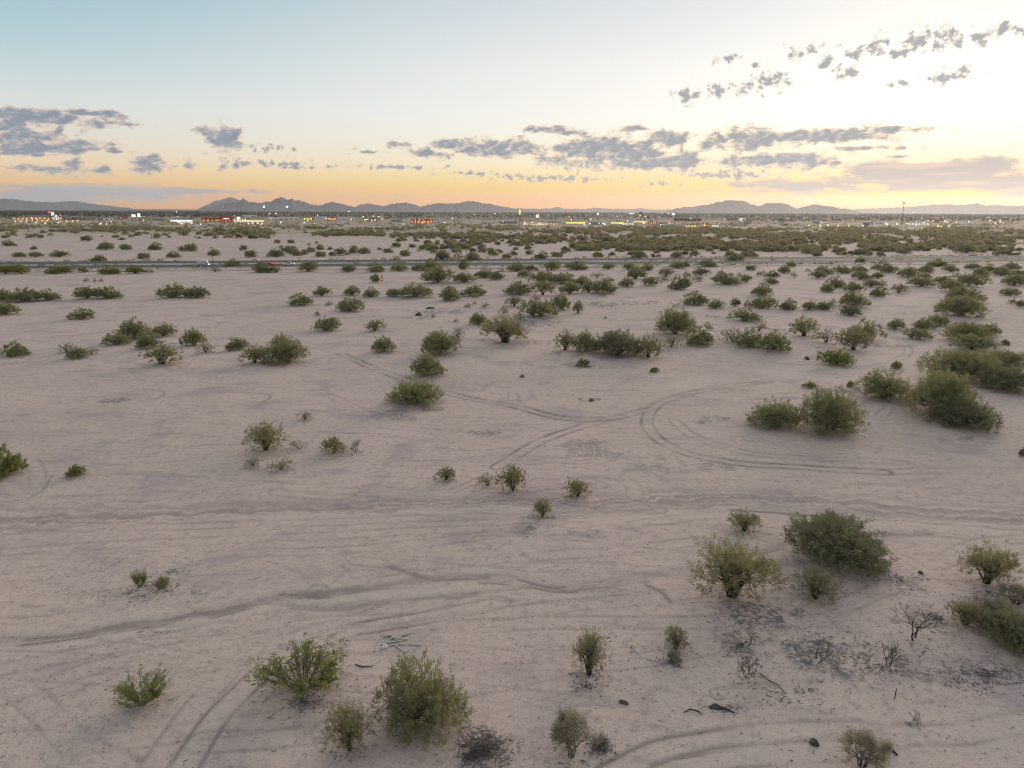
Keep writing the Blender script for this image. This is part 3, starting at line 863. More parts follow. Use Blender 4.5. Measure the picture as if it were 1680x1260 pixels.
def branch_tree(seed, trunks, height, depth, nleaf, ln, wd, spread=.62, leafy=1.0, r0=.03, gnarl=.35, up=.25, droop=0.0):
    """open mesquite: forking limbs, sprays of leaves at the last twigs"""
    rg = np.random.default_rng(seed)
    wood = MB(); tips, dirs = [], []
    def grow(p, d, L, r, k):
        q = p + d*L*.5 + rg.normal(0, .05*L, 3)
        e = q + norm(d + rg.normal(0, .22, 3))*L*.5
        wood.tube([p, q, e], [r, r*.86, r*.7], 5 if k > 2 else 3, False)
        if k <= 1 or (k == 2 and rg.random() < .6):
            tips.append(e); dirs.append(norm(e - q))
            tips.append(q); dirs.append(norm(e - q))
        if k == 0:
            return
        for i in range(2 if rg.random() < .55 else 3):
            nd = norm(d*(1 - gnarl*.4) + rg.normal(0, spread, 3)*(1, 1, .7) + (0, 0, up) - (0, 0, droop*(depth - k)))
            if nd[2] < -.15: nd[2] *= .3
            grow(e, nd, L*(.66 + .2*rg.random()), r*.66, k - 1)
    for t in range(trunks):
        a = 2*math.pi*t/trunks + rg.random()
        d = norm(np.array([.55*math.cos(a), .55*math.sin(a), 1.0]) if trunks > 1 else np.array([.12*math.cos(a), .12*math.sin(a), 1.0]))
        grow(np.array([.03*math.cos(a), .03*math.sin(a), -.03]), d, height, r0, depth)
    P, D = np.array(tips), np.array(dirs)
    if leafy < 1:
        k = rg.random(len(P)) < leafy
        P, D = P[k], D[k]
    if nleaf == 0 or len(P) == 0:
        return np.zeros((0, 3)), np.zeros((0, 4), int), np.zeros(0), wood
    V, F, T = leaves(rg, P, norm(D + (0, 0, .3)), nleaf, ln, wd, .035, .09)
    return V, F, T, wood

def creosote(seed, stems, nclump, nleaf, ln, wd):
    """vase of thin leaning stems tipped with small bright leaf tufts"""
    rg = np.random.default_rng(seed)
    wood = MB(); P, D = [], []
    for s in range(stems):
        a = 2*math.pi*rg.random(); lean = .15 + .75*rg.random()**.8
        d = norm(np.array([lean*math.cos(a), lean*math.sin(a), .75]))
        L = .62 + .35*rg.random()
        b = np.array([.05*math.cos(a), .05*math.sin(a), -.02])
        pts = [b, b + d*L*.4 + rg.normal(0, .02, 3), b + d*L*.75 + (0, 0, .03) + rg.normal(0, .03, 3), b + d*L + (0, 0, .08)]
        wood.tube(pts, [.009, .007, .005, .003], 3, False)
        for k in range(nclump):
            t = .45 + .55*rg.random()
            q = pts[1] + (pts[3] - pts[1])*((t - .4)/.6) + rg.normal(0, .06, 3)
            wood.tube([pts[1] + (pts[3] - pts[1])*max(0, (t - .6)/.6), q], [.004, .002], 3, False)
            P.append(q); D.append(norm(d + (0, 0, .5)))
    P, D = np.array(P), np.array(D)
    V, F, T = leaves(rg, P, D, nleaf, ln, wd, .022, .05)
    return V, F, T, wood

def dead_mat(seed, n):
    """low tangle of fallen grey branches"""
    rg = np.random.default_rng(seed)
    wood = MB()
    for i in range(n):
        c = rg.normal(0, .20, 3) * (1, 1, 0)
        a = rg.random()*6.28
        L = .10 + .22*rg.random()
        d = np.array([math.cos(a), math.sin(a), .25*rg.random()]) * L
        z = .02 + .5*rg.random()**2 * max(0, 1 - np.hypot(c[0], c[1])*2)
        p = c + (0, 0, z)
        wood.tube([p, p + d*.5 + rg.normal(0, .02, 3), p + d + (0, 0, .1*rg.random())], [.008, .006, .003], 3, False)
        for j in range(2):
            q = p + d*rg.random()
            wood.tube([q, q + rg.normal(0, .07, 3)*(1, 1, .8) + (0, 0, .04)], [.004, .002], 3, False)
    return np.zeros((0, 3)), np.zeros((0, 4), int), np.zeros(0), wood

def finish(name, data, leaf, bark):
    """two meshes in a unit box: x, y within +-0.5, z from 0 to 1"""
    V, F, T, wood = data
    W = np.array(wood.v)
    allv = np.concatenate([V, W]) if len(V) else W
    lo, hi = np.percentile(allv, 1.5, axis=0), np.percentile(allv, 98.5, axis=0)
    s = np.array([1/max(hi[0]-lo[0], hi[1]-lo[1])]*2 + [1/max(hi[2], .05)])
    off = np.array([(hi[0]+lo[0])/2, (hi[1]+lo[1])/2, 0])
    wm = new_mesh('stems', (W - off*(.6, .6, 1))*s, wood.f, [M[bark]])
    cm = None
    if len(V):
        V = (V - off*(.6, .6, 1))*s
        V[:, 2] = np.maximum(V[:, 2], .012)
        cm = new_mesh('crown', V, F, [M[leaf]])
        at = cm.attributes.new('tint', 'FLOAT', 'POINT')
        at.data.foreach_set('value', T.astype(np.float32))
    return cm, wm

PROTO = {}
def protos(key, n, fn, leaf, bark):
    PROTO[key] = [finish(key, fn(i), leaf, bark) for i in range(n)]
# near: fine leaves
protos('D3', 3, lambda i: dome_shrub(100 + i, 7, 820, 26, .034, .0048, .0, .45), 'leaf_olive', 'wood')
protos('K3', 2, lambda i: dome_shrub(130 + i, 7, 900, 26, .034, .0052, .0, .45), 'leaf_dark', 'wood')
protos('T3', 4, lambda i: dome_shrub(200 + i, 7, 500, 24, .034, .0046, .06, .38, .05, .17, 1.7), 'leaf_pale', 'wood')
protos('S3', 2, lambda i: branch_tree(240 + i, 5, .22, 5, 12, .040, .0050, .75, .7, .018, .35, .1), 'leaf_grey', 'wood')
protos('B3', 4, lambda i: branch_tree(260 + i, 2 + i % 3, .26, 5, 0, .03, .005, .60, 1, .022), 'leaf_grey', 'wood_mid')
protos('C3', 3, lambda i: creosote(300 + i, 40, 9, 16, .042, .010), 'leaf_green', 'wood_grey')
protos('M3', 2, lambda i: dead_mat(320 + i, 170), 'leaf_grey', 'wood_grey')
# middle distance: coarser
protos('D2', 8, lambda i: dome_shrub(400 + i, 3 + i % 4, 300, 17, .055, .0105, .0, .45), 'leaf_olive', 'wood')
protos('K2', 3, lambda i: dome_shrub(430 + i, 5, 320, 17, .055, .0115, .0, .45), 'leaf_dark', 'wood')
protos('T2', 5, lambda i: dome_shrub(500 + i, 4 + i % 3, 250, 17, .052, .0100, .06, .40, .0, .14, 1.2), 'leaf_pale', 'wood')
protos('S2', 4, lambda i: dome_shrub(540 + i, 4, 130, 14, .055, .0080, .0, .40, .1, .06), 'leaf_grey', 'wood')
protos('B2', 2, lambda i: branch_tree(560 + i, 3, .26, 4, 4, .05, .007, .6, .5, .022), 'leaf_grey', 'wood')
protos('G2', 3, lambda i: dome_shrub(580 + i, 4, 260, 16, .060, .0115, .0, .45), 'leaf_green', 'wood')
# far: one mesh of leaves is all that can be seen
protos('D1', 5, lambda i: dome_shrub(600 + i, 3 + i % 3, 110, 10, .12, .028, .0, .35), 'leaf_olive', 'wood')
protos('S1', 3, lambda i: dome_shrub(640 + i, 3, 60, 9, .12, .022, .0, .3, .2), 'leaf_grey', 'wood')
protos('G1', 2, lambda i: dome_shrub(660 + i, 3, 100, 10, .12, .028, .0, .35), 'leaf_green', 'wood')

# each shrub: kind, photo x of its middle, photo y of its foot, width px, height px[, label[, short name other labels refer to]]
# kinds: D dense olive dome, K dark dome, T open tree with trunk, S thin grey-green, B bare, C creosote, G bright green dome, M fallen dead brush
SH = [
 # --- foreground
 ('D',692,1232,142,128,'large feathery olive mesquite bush at the bottom edge beside grey dead brush','the large feathery bush'),
 ('T',573,1240,78,66,'small mesquite with a forked dark trunk beside the large feathery bush'),
 ('C',500,1162,130,80,'wide bright green creosote bush with reddish bare soil at its foot','the wide creosote bush'),
 ('C',237,1176,74,58,'small bright green creosote alone on bare sand near the bottom edge'),
 ('C',231,966,26,28,'tiny upright creosote on the dark ringed litter patch, left of the pair'),
 ('C',268,969,22,22,'tiny yellowish creosote on the dark ringed litter patch, right of the pair'),
 ('T',966,1114,50,66,'slender young tree with a straight dark trunk beside a round dark ash patch','the slender young tree'),
 ('T',1108,1066,42,34,'thin half-bare sapling right of the round ash patch'),
 ('S',1105,1094,24,22,'little dark tuft below the thin half-bare sapling'),
 ('S',935,1262,62,78,'grey bush with a yellow-green top at the bottom edge under the slender young tree'),
 ('M',984,1238,40,30,'flat mat of dark dead brush beside the yellow-topped grey bush'),
 ('M',790,1266,96,66,'sprawling heap of grey dead branches at the bottom edge'),
 ('T',1203,988,130,88,'old mesquite tree with thick dark forked limbs and an open pale crown','the old open-crowned mesquite'),
 ('K',1370,952,158,98,'largest dense dark mesquite thicket with pale twigs on top','the big dark thicket'),
 ('T',1337,990,70,46,'low twiggy bush in front of the big dark thicket'),
 ('T',1220,876,50,30,'small open shrub on a pale rise between the dirt roads'),
 ('T',1617,966,80,60,'rounded pale tree with a short trunk near the edge, below the dirt road'),
 ('T',1582,1032,54,40,'thin tree at the left end of the dark clump on the edge'),
 ('S',1624,1030,50,42,'scraggly grey tree in the middle of the dark clump on the edge'),
 ('S',1664,1006,60,40,'sparse shrub behind the dark clump on the edge'),
 ('K',1664,1084,112,74,'dark green heavy bush cut by the right edge of the picture'),
 ('B',1500,1054,72,54,'leafless two-trunked dead tree on the littered slope','the two-trunked dead tree'),
 ('B',1220,1064,38,30,'small dead twig bush below the old open-crowned mesquite'),
 ('B',1226,1118,38,34,'pale dead sapling beside a fallen branch'),
 ('B',1340,1090,56,34,'low black dead bush on the dark litter'),
 ('B',1460,1097,32,40,'upright black dead sapling among dark litter'),
 ('B',1501,1194,22,26,'tiny bare shrub above the bottom dirt road'),
 ('S',1412,1280,72,66,'pale grey-yellow bush cut by the bottom edge'),
 # --- lower middle
 ('G',8,784,52,50,'bright green bush cut by the left edge'),
 ('G',124,782,30,19,'small low green bush alone near the left edge'),
 ('T',437,742,66,33,'spreading pale shrub in the group of six on open sand','the spreading pale shrub'),
 ('B',490,738,28,17,'bare brown shrub between two pale shrubs on open sand'),
 ('T',549,743,40,27,'small round-crowned tree at the end of the open-sand group'),
 ('B',582,741,22,21,'thin leafless shrub touching the small round-crowned tree'),
 ('S',415,768,26,17,'small grey tuft in front of the spreading pale shrub'),
 ('S',463,775,40,24,'rounded grey-green bush nearest in the open-sand group'),
 ('S',500,692,26,16,'dry grey bush with white litter, alone behind the open-sand group'),
 ('D',682,671,88,42,'broad yellow-green dome bush beside the crossing double track','the broad yellow-green dome'),
 ('D',703,622,54,34,'compact pale green dome behind the broad yellow-green dome'),
 ('T',732,789,32,23,'small leaning tree left of the forked one on the donut tracks'),
 ('S',800,803,32,26,'tawny dry shrub touching the forked tree on the donut tracks'),
 ('T',840,808,44,42,'dark forked tree in the middle of the donut tracks','the dark forked tree'),
 ('T',947,816,38,30,'neat pale tree with a black trunk right of the forked tree'),
 ('T',890,851,34,28,'small tree standing in the dirt road'),
 ('D',1272,707,76,47,'lower left half of the big two-part bush by the loop track'),
 ('D',1360,717,98,70,'tall right half of the big two-part bush by the loop track','the big two-part bush'),
 ('D',1450,662,80,47,'round bush at the left end of the large thicket near the right edge'),
 ('D',1535,692,112,78,'tallest spreading tree of the large thicket near the right edge','the large thicket'),
 ('K',1582,710,96,50,'dark skirt bush at the front of the large thicket'),
 ('D',1575,632,104,46,'broad green bush behind the large thicket'),
 ('D',1642,611,70,28,'flat bush far behind the large thicket at the edge'),
 ('K',1652,649,80,38,'dark green bush right of the broad bush behind the large thicket'),
 ('G',1328,638,20,12,'small yellow bush at the end of a black burnt patch'),
 ('G',1395,636,10,11,'tiny green sprig in the black burnt patch'),
 ('G',1680,750,18,14,'small green tuft cut by the right edge below the large thicket'),
 ('G',1371,602,48,20,'bright green flat-topped creosote on the bare crossing','the bright flat-topped creosote'),
 ('G',1471,606,18,12,'small round yellow-green clump right of the bright flat-topped creosote'),
 # --- plain in front of the highway, left
 ('D',5,495,36,20), ('D',42,496,44,21), ('D',80,494,32,18), ('D',10,518,42,20,'low bush cut by the left edge below a row of three'), ('D',142,492,32,19,'left half of the isolated twin bush on the left plain','the isolated twin bush'), ('D',177,492,38,19),
 ('D',287,491,46,18,'long dark hedge-like bush alone on the left plain','the long dark bush'), ('K',324,491,36,15), ('S',142,463,9,6), ('S',156,463,7,6), ('S',166,463,7,6),
 ('D',135,525,36,15,'single flat green bush on the open left plain','the flat green bush'),
 ('D',193,567,40,23), ('D',222,558,50,32,'tallest bush of the dumped-rubbish thicket on the left','the rubbish thicket'), ('D',269,553,36,20), ('D',246,573,42,28),
 ('T',268,601,50,33,'fine bare-limbed umbrella tree in front of the rubbish thicket','the fine umbrella tree'), ('D',318,570,38,27), ('S',338,583,32,20), ('D',389,577,32,20),
 ('T',418,598,44,30), ('D',468,600,62,42,'big dark leafy bush with white litter at its foot','the white-littered bush'), ('D',462,575,30,24),
 ('D',26,585,40,23,'lone round bush near the left edge','the lone round bush'), ('S',112,580,34,18), ('D',127,590,32,17,'low green cushion in a trio of small bushes','the small trio'), ('S',151,584,24,13),
 ('D',492,504,36,18,'squat round bush behind the curved wheel tracks','the squat bush'), ('D',529,487,28,15), ('D',538,545,40,22,'upright olive bush alone beside the double track','the lone upright bush'), ('S',521,520,10,9), ('B',540,502,12,7),
 # along the highway verge
 ('G',10,450,26,14), ('G',34,450,30,16,'tall bright bush at the left end of the highway verge','the verge end bush'), ('G',90,449,24,13), ('G',108,448,22,12), ('G',136,447,18,10), ('G',181,450,28,14,'rounded verge bush in front of the road near the left','the rounded verge bush'), ('G',221,449,26,12), ('S',245,448,16,8),
 ('S',355,447,22,9), ('D',382,438,26,13), ('D',430,447,30,17,'verge bush half hiding the red trailer','the trailer bush'), ('D',448,447,20,10), ('D',507,446,28,16),
 ('D',572,446,26,11), ('D',616,446,30,14), ('D',655,445,28,14), ('D',687,445,20,11), ('G',708,444,26,18,'tall pale verge bush in the middle of the highway','the tall verge bush'), ('G',761,443,16,16),
 ('D',617,464,19,13), ('D',717,466,54,15,'long low hedge just before the highway','the long low hedge'), ('D',762,465,34,13), ('D',795,457,32,14), ('D',815,460,28,13), ('S',823,446,12,6),
 ('D',848,445,32,14,'widest verge bush just right of the picture middle','the widest verge bush'), ('D',872,444,20,9), ('D',906,443,26,14), ('D',946,443,30,14), ('D',998,442,18,10), ('D',1032,443,18,10), ('D',1062,445,22,12), ('T',1093,454,26,14), ('D',1112,441,22,11),
 ('D',860,456,22,10), ('D',892,466,40,17), ('D',923,467,36,14), ('S',932,455,18,8), ('S',980,457,22,9), ('S',998,463,18,9), ('D',1043,459,32,20,'tall bush standing above its neighbours near the highway','the tall neighbour bush'), ('D',1028,471,28,14), ('D',1067,469,24,13), ('S',1089,463,16,10), ('D',1110,477,26,22),
 # middle plain
 ('D',578,485,30,15), ('D',609,488,28,16), ('D',645,487,24,13), ('D',680,488,46,20,'broad dark bush at the end of a row of four','the row of four'), ('D',738,494,32,22), ('S',758,487,16,10), ('D',780,487,34,17), ('S',780,490,14,9),
 ('D',851,484,44,17), ('T',891,485,36,23), ('D',955,469,32,12), ('D',936,484,38,19), ('D',966,480,28,18), ('D',991,483,40,23,'tallest bush of the tight cluster in mid plain','the tight cluster'), ('S',990,487,20,9),
 ('D',575,513,40,22,'heavy dark bush between the curved tracks and the row of four','the heavy dark bush'), ('S',769,506,14,8), ('S',779,501,8,6), ('S',797,507,15,9), ('T',843,505,27,15), ('S',827,517,18,14), ('S',852,528,22,17),
 ('D',885,523,54,27,'wide grey-green bush before the tight cluster','the wide grey-green bush'), ('S',879,495,18,10), ('D',919,510,30,25), ('T',948,516,24,20), ('D',785,534,30,19), ('S',748,530,10,6), ('S',711,522,8,8),
 ('T',616,544,28,18,'small mushroom-shaped tree on open ground','the mushroom-shaped tree'), ('D',630,580,40,25,'round bush left of the big feathery dome','the round neighbour bush'), ('D',721,586,66,38,'big feathery dome bush in mid plain','the mid-plain feathery dome'), ('S',752,558,26,20),
 ('T',828,564,66,37,'flat-crowned tree with a black trunk and dark litter','the flat-crowned tree'), ('T',928,576,32,33,'pale see-through tree at the end of the long thicket','the see-through tree'), ('D',961,581,46,33), ('K',1014,587,70,42,'darkest part of the long thicket in mid plain','the long thicket'), ('T',1062,587,48,37),
 ('K',956,603,20,13), ('G',1074,610,14,9), ('G',857,620,8,5), ('D',1108,552,60,45,'tall bush with a pointed top right of the long thicket','the pointed bush'), ('S',1101,571,28,22), ('D',1144,567,48,28), ('S',1160,542,20,13), ('S',993,523,6,5),
 # right of the middle
 ('D',1139,501,42,21,'broad bush left of a row of small shrubs','the broad row bush'), ('D',1174,507,26,15), ('D',1206,503,18,13), ('S',1228,505,18,13), ('D',1253,507,40,20), ('D',1294,509,28,18), ('D',1249,487,35,20), ('D',1223,528,46,21,'wide bush above the dark litter right of middle','the wide litter bush'), ('S',1246,545,22,18),
 ('T',1318,554,48,31,'umbrella-shaped tree with forked trunk right of middle','the forked umbrella tree'), ('S',1202,565,36,24), ('D',1228,573,46,30,'middle bush of a trio above the bare crossing','the crossing trio'), ('D',1268,580,48,30),
 ('S',1355,568,44,26), ('T',1398,577,52,37), ('D',1416,560,56,33,'brownish dome behind a see-through tree by the sandy road','the brownish dome'),
 ('D',1327,509,22,14), ('K',1351,509,26,13), ('B',1366,502,17,12), ('D',1400,505,50,21,'long bush beside the bend of the sandy road','the bend bush'), ('K',1394,518,32,18),
 ('D',1469,541,35,15), ('D',1515,541,34,17), ('D',1538,536,36,17), ('D',1505,557,36,17), ('D',1583,562,66,30,'wide twin-topped bush beyond the sandy road','the twin-topped bush'), ('D',1596,577,56,26), ('D',1623,550,28,18), ('S',1632,571,22,13), ('K',1649,565,12,9),
 ('D',1574,522,68,26,'long double bush near the right edge','the long double bush'), ('D',1581,499,54,24), ('S',1608,523,14,7), ('D',1657,486,27,12), ('S',1661,501,18,10), ('D',1674,506,14,12),
 ('D',1343,458,22,12), ('D',1350,451,26,13), ('D',1381,449,28,12), ('D',1409,447,28,11), ('D',1412,460,28,13), ('D',1438,458,20,10), ('D',1371,473,32,18,'pyramid-shaped shrub above the bend of the sandy road','the pyramid-shaped shrub'), ('D',1357,480,22,13), ('D',1400,480,32,13), ('D',1429,472,22,12), ('S',1447,472,20,11), ('D',1442,489,30,17),
 ('T',1475,480,24,14), ('D',1510,473,40,15,'long flat shrub in the upper right scrub','the long flat shrub'), ('D',1489,456,35,12), ('D',1517,458,20,9), ('D',1519,448,28,11), ('D',1548,468,27,11), ('D',1562,480,38,18), ('D',1592,472,44,16,'wide mounded shrub near the right edge','the wide mounded shrub'), ('S',1568,458,17,9), ('D',1608,456,30,15), ('D',1642,453,34,13,'long pale-topped shrub by the right edge','the pale-topped shrub'), ('G',1622,445,24,11), ('D',1663,469,36,17), ('D',1670,455,24,10), ('D',1559,446,25,9), ('D',1595,442,20,9), ('G',1537,438,28,10),
 ('D',1446,443,28,14,'peaked shrub near the road on the right','the peaked roadside shrub'), ('D',1457,448,27,12), ('D',1286,449,22,12,'upright bush on bare ground near the highway','the upright bare-ground bush'), ('D',1267,455,22,9), ('D',1266,466,22,9), ('S',1301,456,15,9), ('G',1297,439,18,10), ('S',1250,453,16,9), ('D',1232,444,17,8), ('S',1325,446,10,5),
 ('D',1190,468,36,18,'dark-centred bush behind the row right of middle','the dark-centred bush'), ('S',1183,454,18,12), ('S',1213,456,14,8), ('D',1223,464,18,12), ('D',1150,452,26,11), ('S',1143,462,20,12), ('S',1126,456,14,12), ('D',1161,438,26,12), ('D',1124,440,12,11), ('D',1122,476,18,20), ('G',1411,431,16,9), ('D',1660,443,24,9),
 # beyond the highway
 ('D',15,404,21,9), ('D',56,410,10,6), ('D',142,395.5,19,8), ('D',174,410,26,12,'broad bush on the sand field beyond the highway','the sand-field bush'), ('D',207,410.5,17,9), ('D',256,410.5,23,12), ('D',299,412.5,13,8), ('D',314,413,20,12), ('D',32,422,17,7), ('D',59,422.5,19,8), ('D',98,422.5,24,10), ('D',163,429.5,24,10,'bush in front of the far lanes on the left','the far-lane bush'),
 ('D',236,424.5,19,8), ('D',285,422.5,22,10), ('D',351,419.5,21,11,'bush behind the thin roadside poles','the pole bush'), ('D',400,411,12,8), ('D',412,422.5,20,11), ('D',200,394,10,4), ('D',257,391,13,8), ('D',303,387,14,10), ('D',326,385.5,10,6), ('D',383,387,14,9), ('D',406,388,18,10), ('D',360,380,15,7),
 ('K',452,421.5,26,13,'dark rounded bush across the road from the red trailer','the dark rounded bush'), ('D',476,415.5,26,11), ('D',486,420,18,9), ('D',500,418,12,8), ('D',509,414,16,8), ('D',526,421,17,8), ('D',545,420,12,7), ('D',560,419,20,11), ('D',579,417,12,10), ('D',581,411,14,8), ('D',597,417,21,10,'last bush of the long row beyond the highway','the long far row'),
 ('D',636,415,15,7), ('D',651,406,15,8), ('D',665,420.5,16,10), ('S',650,427.5,16,7), ('K',727,427,24,15,'dark upright bush at the far road edge','the dark upright far bush'), ('S',751,426,14,14), ('D',775,427,28,13), ('D',695,410,16,8), ('D',712,411,19,9), ('D',727,410,20,9), ('D',744,410,18,9), ('D',762,410,18,9), ('S',687,412,8,4), ('D',808,420,18,12),
 ('D',890,425,22,12), ('D',868,418,16,8), ('D',980,422,18,9), ('D',1048,424,22,13,'tall bush beyond the road in the middle','the far middle bush'), ('D',1110,423,22,13), ('D',1140,420,16,8), ('D',1206,428,24,12), ('D',1030,412,24,7), ('D',1150,410,18,8), ('D',1198,421,16,9), ('D',1325,416,24,10), ('D',1410,418,22,9), ('D',1585,416,32,11,'wide bush at the far road edge on the right','the far right bush'), ('D',1612,415,12,7), ('D',1482,417,18,8),
]

KIND = {'D': ('desert_shrub', 'shrub'), 'K': ('desert_shrub', 'shrub'), 'T': ('mesquite_tree', 'tree'), 'S': ('desert_shrub', 'shrub'),
        'B': ('dead_shrub', 'dead shrub'), 'C': ('creosote_bush', 'shrub'), 'G': ('creosote_bush', 'shrub'), 'M': ('dead_brush', 'dead brush')}
LOOK = {'D': 'olive rounded shrub', 'K': 'dark green shrub', 'T': 'open-crowned little tree', 'S': 'thin greyish shrub', 'B': 'bare dead shrub', 'C': 'green creosote', 'G': 'bright green shrub'}
ORD = ['nearest', 'second', 'third', 'fourth', 'fifth', 'sixth', 'seventh', 'eighth', 'ninth', 'tenth', 'eleventh', 'twelfth', 'thirteenth', 'fourteenth', 'fifteenth', 'sixteenth', 'seventeenth', 'eighteenth', 'nineteenth', 'twentieth']

# labels for the unnamed ones: counted outwards from the nearest named shrub, to one side of it or behind or before it
marks = [(s[1], s[2], s[6]) for s in SH if len(s) > 6]
auto = {}
for i, s in enumerate(SH):
    if len(s) > 5:
        continue
    def gap(m):
        return abs(s[1] - m[0]) + 3.2*abs(s[2] - m[1]) + (500 if (s[2] < 430.5) != (m[1] < 430.5) else 0)
    m = min(marks, key=gap)
    dx, dy = s[1] - m[0], (s[2] - m[1])*3.2
    side = ('right of' if dx > 0 else 'left of') if abs(dx) >= abs(dy) else ('behind' if dy < 0 else 'in front of')
    auto.setdefault((m[2], side, s[0]), []).append((gap(m), i))
LAB = {}
for (nm, side, k), lst in auto.items():
    lst.sort()
    for n, (_, i) in enumerate(lst):
        w = 'only' if len(lst) == 1 else ORD[n]
        LAB[i] = ('%s %s %s' % (LOOK[k], side, nm)) if w == 'only' else '%s %s %s %s' % (w, LOOK[k], side, nm)

def shrub_site(s):
    """where a shrub stands and how big it is, in metres"""
    k, px, py, w, h = s[:5]
    x, y = ground_at(px, py)
    mp = metres_per_px(x, y)
    W, Hh = w*mp, h*mp
    dep = math.atan2(HCAM, math.hypot(x, y))
    deep = .78*W
    if k in 'TB':
        hz = max((Hh - .30*W*math.sin(dep)) / math.cos(dep), .55*W if k == 'T' else .4*W)
        push = 0.04*W
    else:
        hz = (Hh - .55*deep*math.sin(dep)) / math.cos(dep)
        hz = max(hz, .42*W if k != 'M' else .14*W)
        push = .42*deep
    r = math.hypot(x, y)
    return x*(1 + push/r), y*(1 + push/r), W, hz
for s in SH:
    if s[2] > 455 and s[0] != 'M':
        _x, _y, _w, _h = shrub_site(s)
        MOUNDS.append((_x, _y, min(_w, 7.0)))
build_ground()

def place_shrub(i, s):
    k, px, py, w, h = s[:5]
    x, y, W, hz = shrub_site(s)
    z = float(base_height(np.array([x]), np.array([y]))[0])
    if py > 455 and k != 'M':
        z += .045*min(W, 7.0)
    lod = 3 if w >= 60 or (py > 850 and w > 18) else (2 if w >= 21 else 1)
    if k in 'CM': lod = 3
    key = k + str(lod)
    if key not in PROTO:
        key = {'G3': 'G2', 'C3': 'C3', 'K1': 'D1', 'T1': 'D1', 'B1': 'S1'}.get(key, k + '2')
    rg = random.Random(i*31 + 5)
    cm, wm = rg.choice(PROTO[key])
    lab = s[5] if len(s) > 5 else LAB[i]
    name, cat = KIND[k]
    rz = rg.random()*6.28
    grp = {'T': 'little trees on the plain', 'B': 'dead shrubs on the plain', 'C': 'creosote bushes', 'G': 'creosote bushes', 'M': 'dead brush'}.get(k, 'shrubs on the plain')
    sxy = W * (1.06 if k != 'M' else 1); hz *= 1.04
    if lod == 3 and k in 'DK' and py > 850:
        sxy *= .94; hz *= .92
    if lod == 3 and k == 'T':
        sxy *= .95; hz *= 1.16
    sx_, sy_ = sxy*rg.uniform(.95, 1.08), sxy*rg.uniform(.78, 1.08)
    if key[1] == '1':
        o = add_obj(name, cm, None, (x, y, z - .03), rz, (sx_, sy_, hz))
        return tag(o, lab, cat, grp)
    e = empty(name, (x, y, z - .03), rz, (sx_, sy_, hz))
    tag(e, lab, cat, grp)
    wn = 'branches' if k == 'M' else ('trunk' if k == 'T' else 'stems')
    add_obj(wn, wm, e)
    if cm is not None:
        add_obj('crown', cm, e)
    return e
for i, s in enumerate(SH):
    place_shrub(i, s)

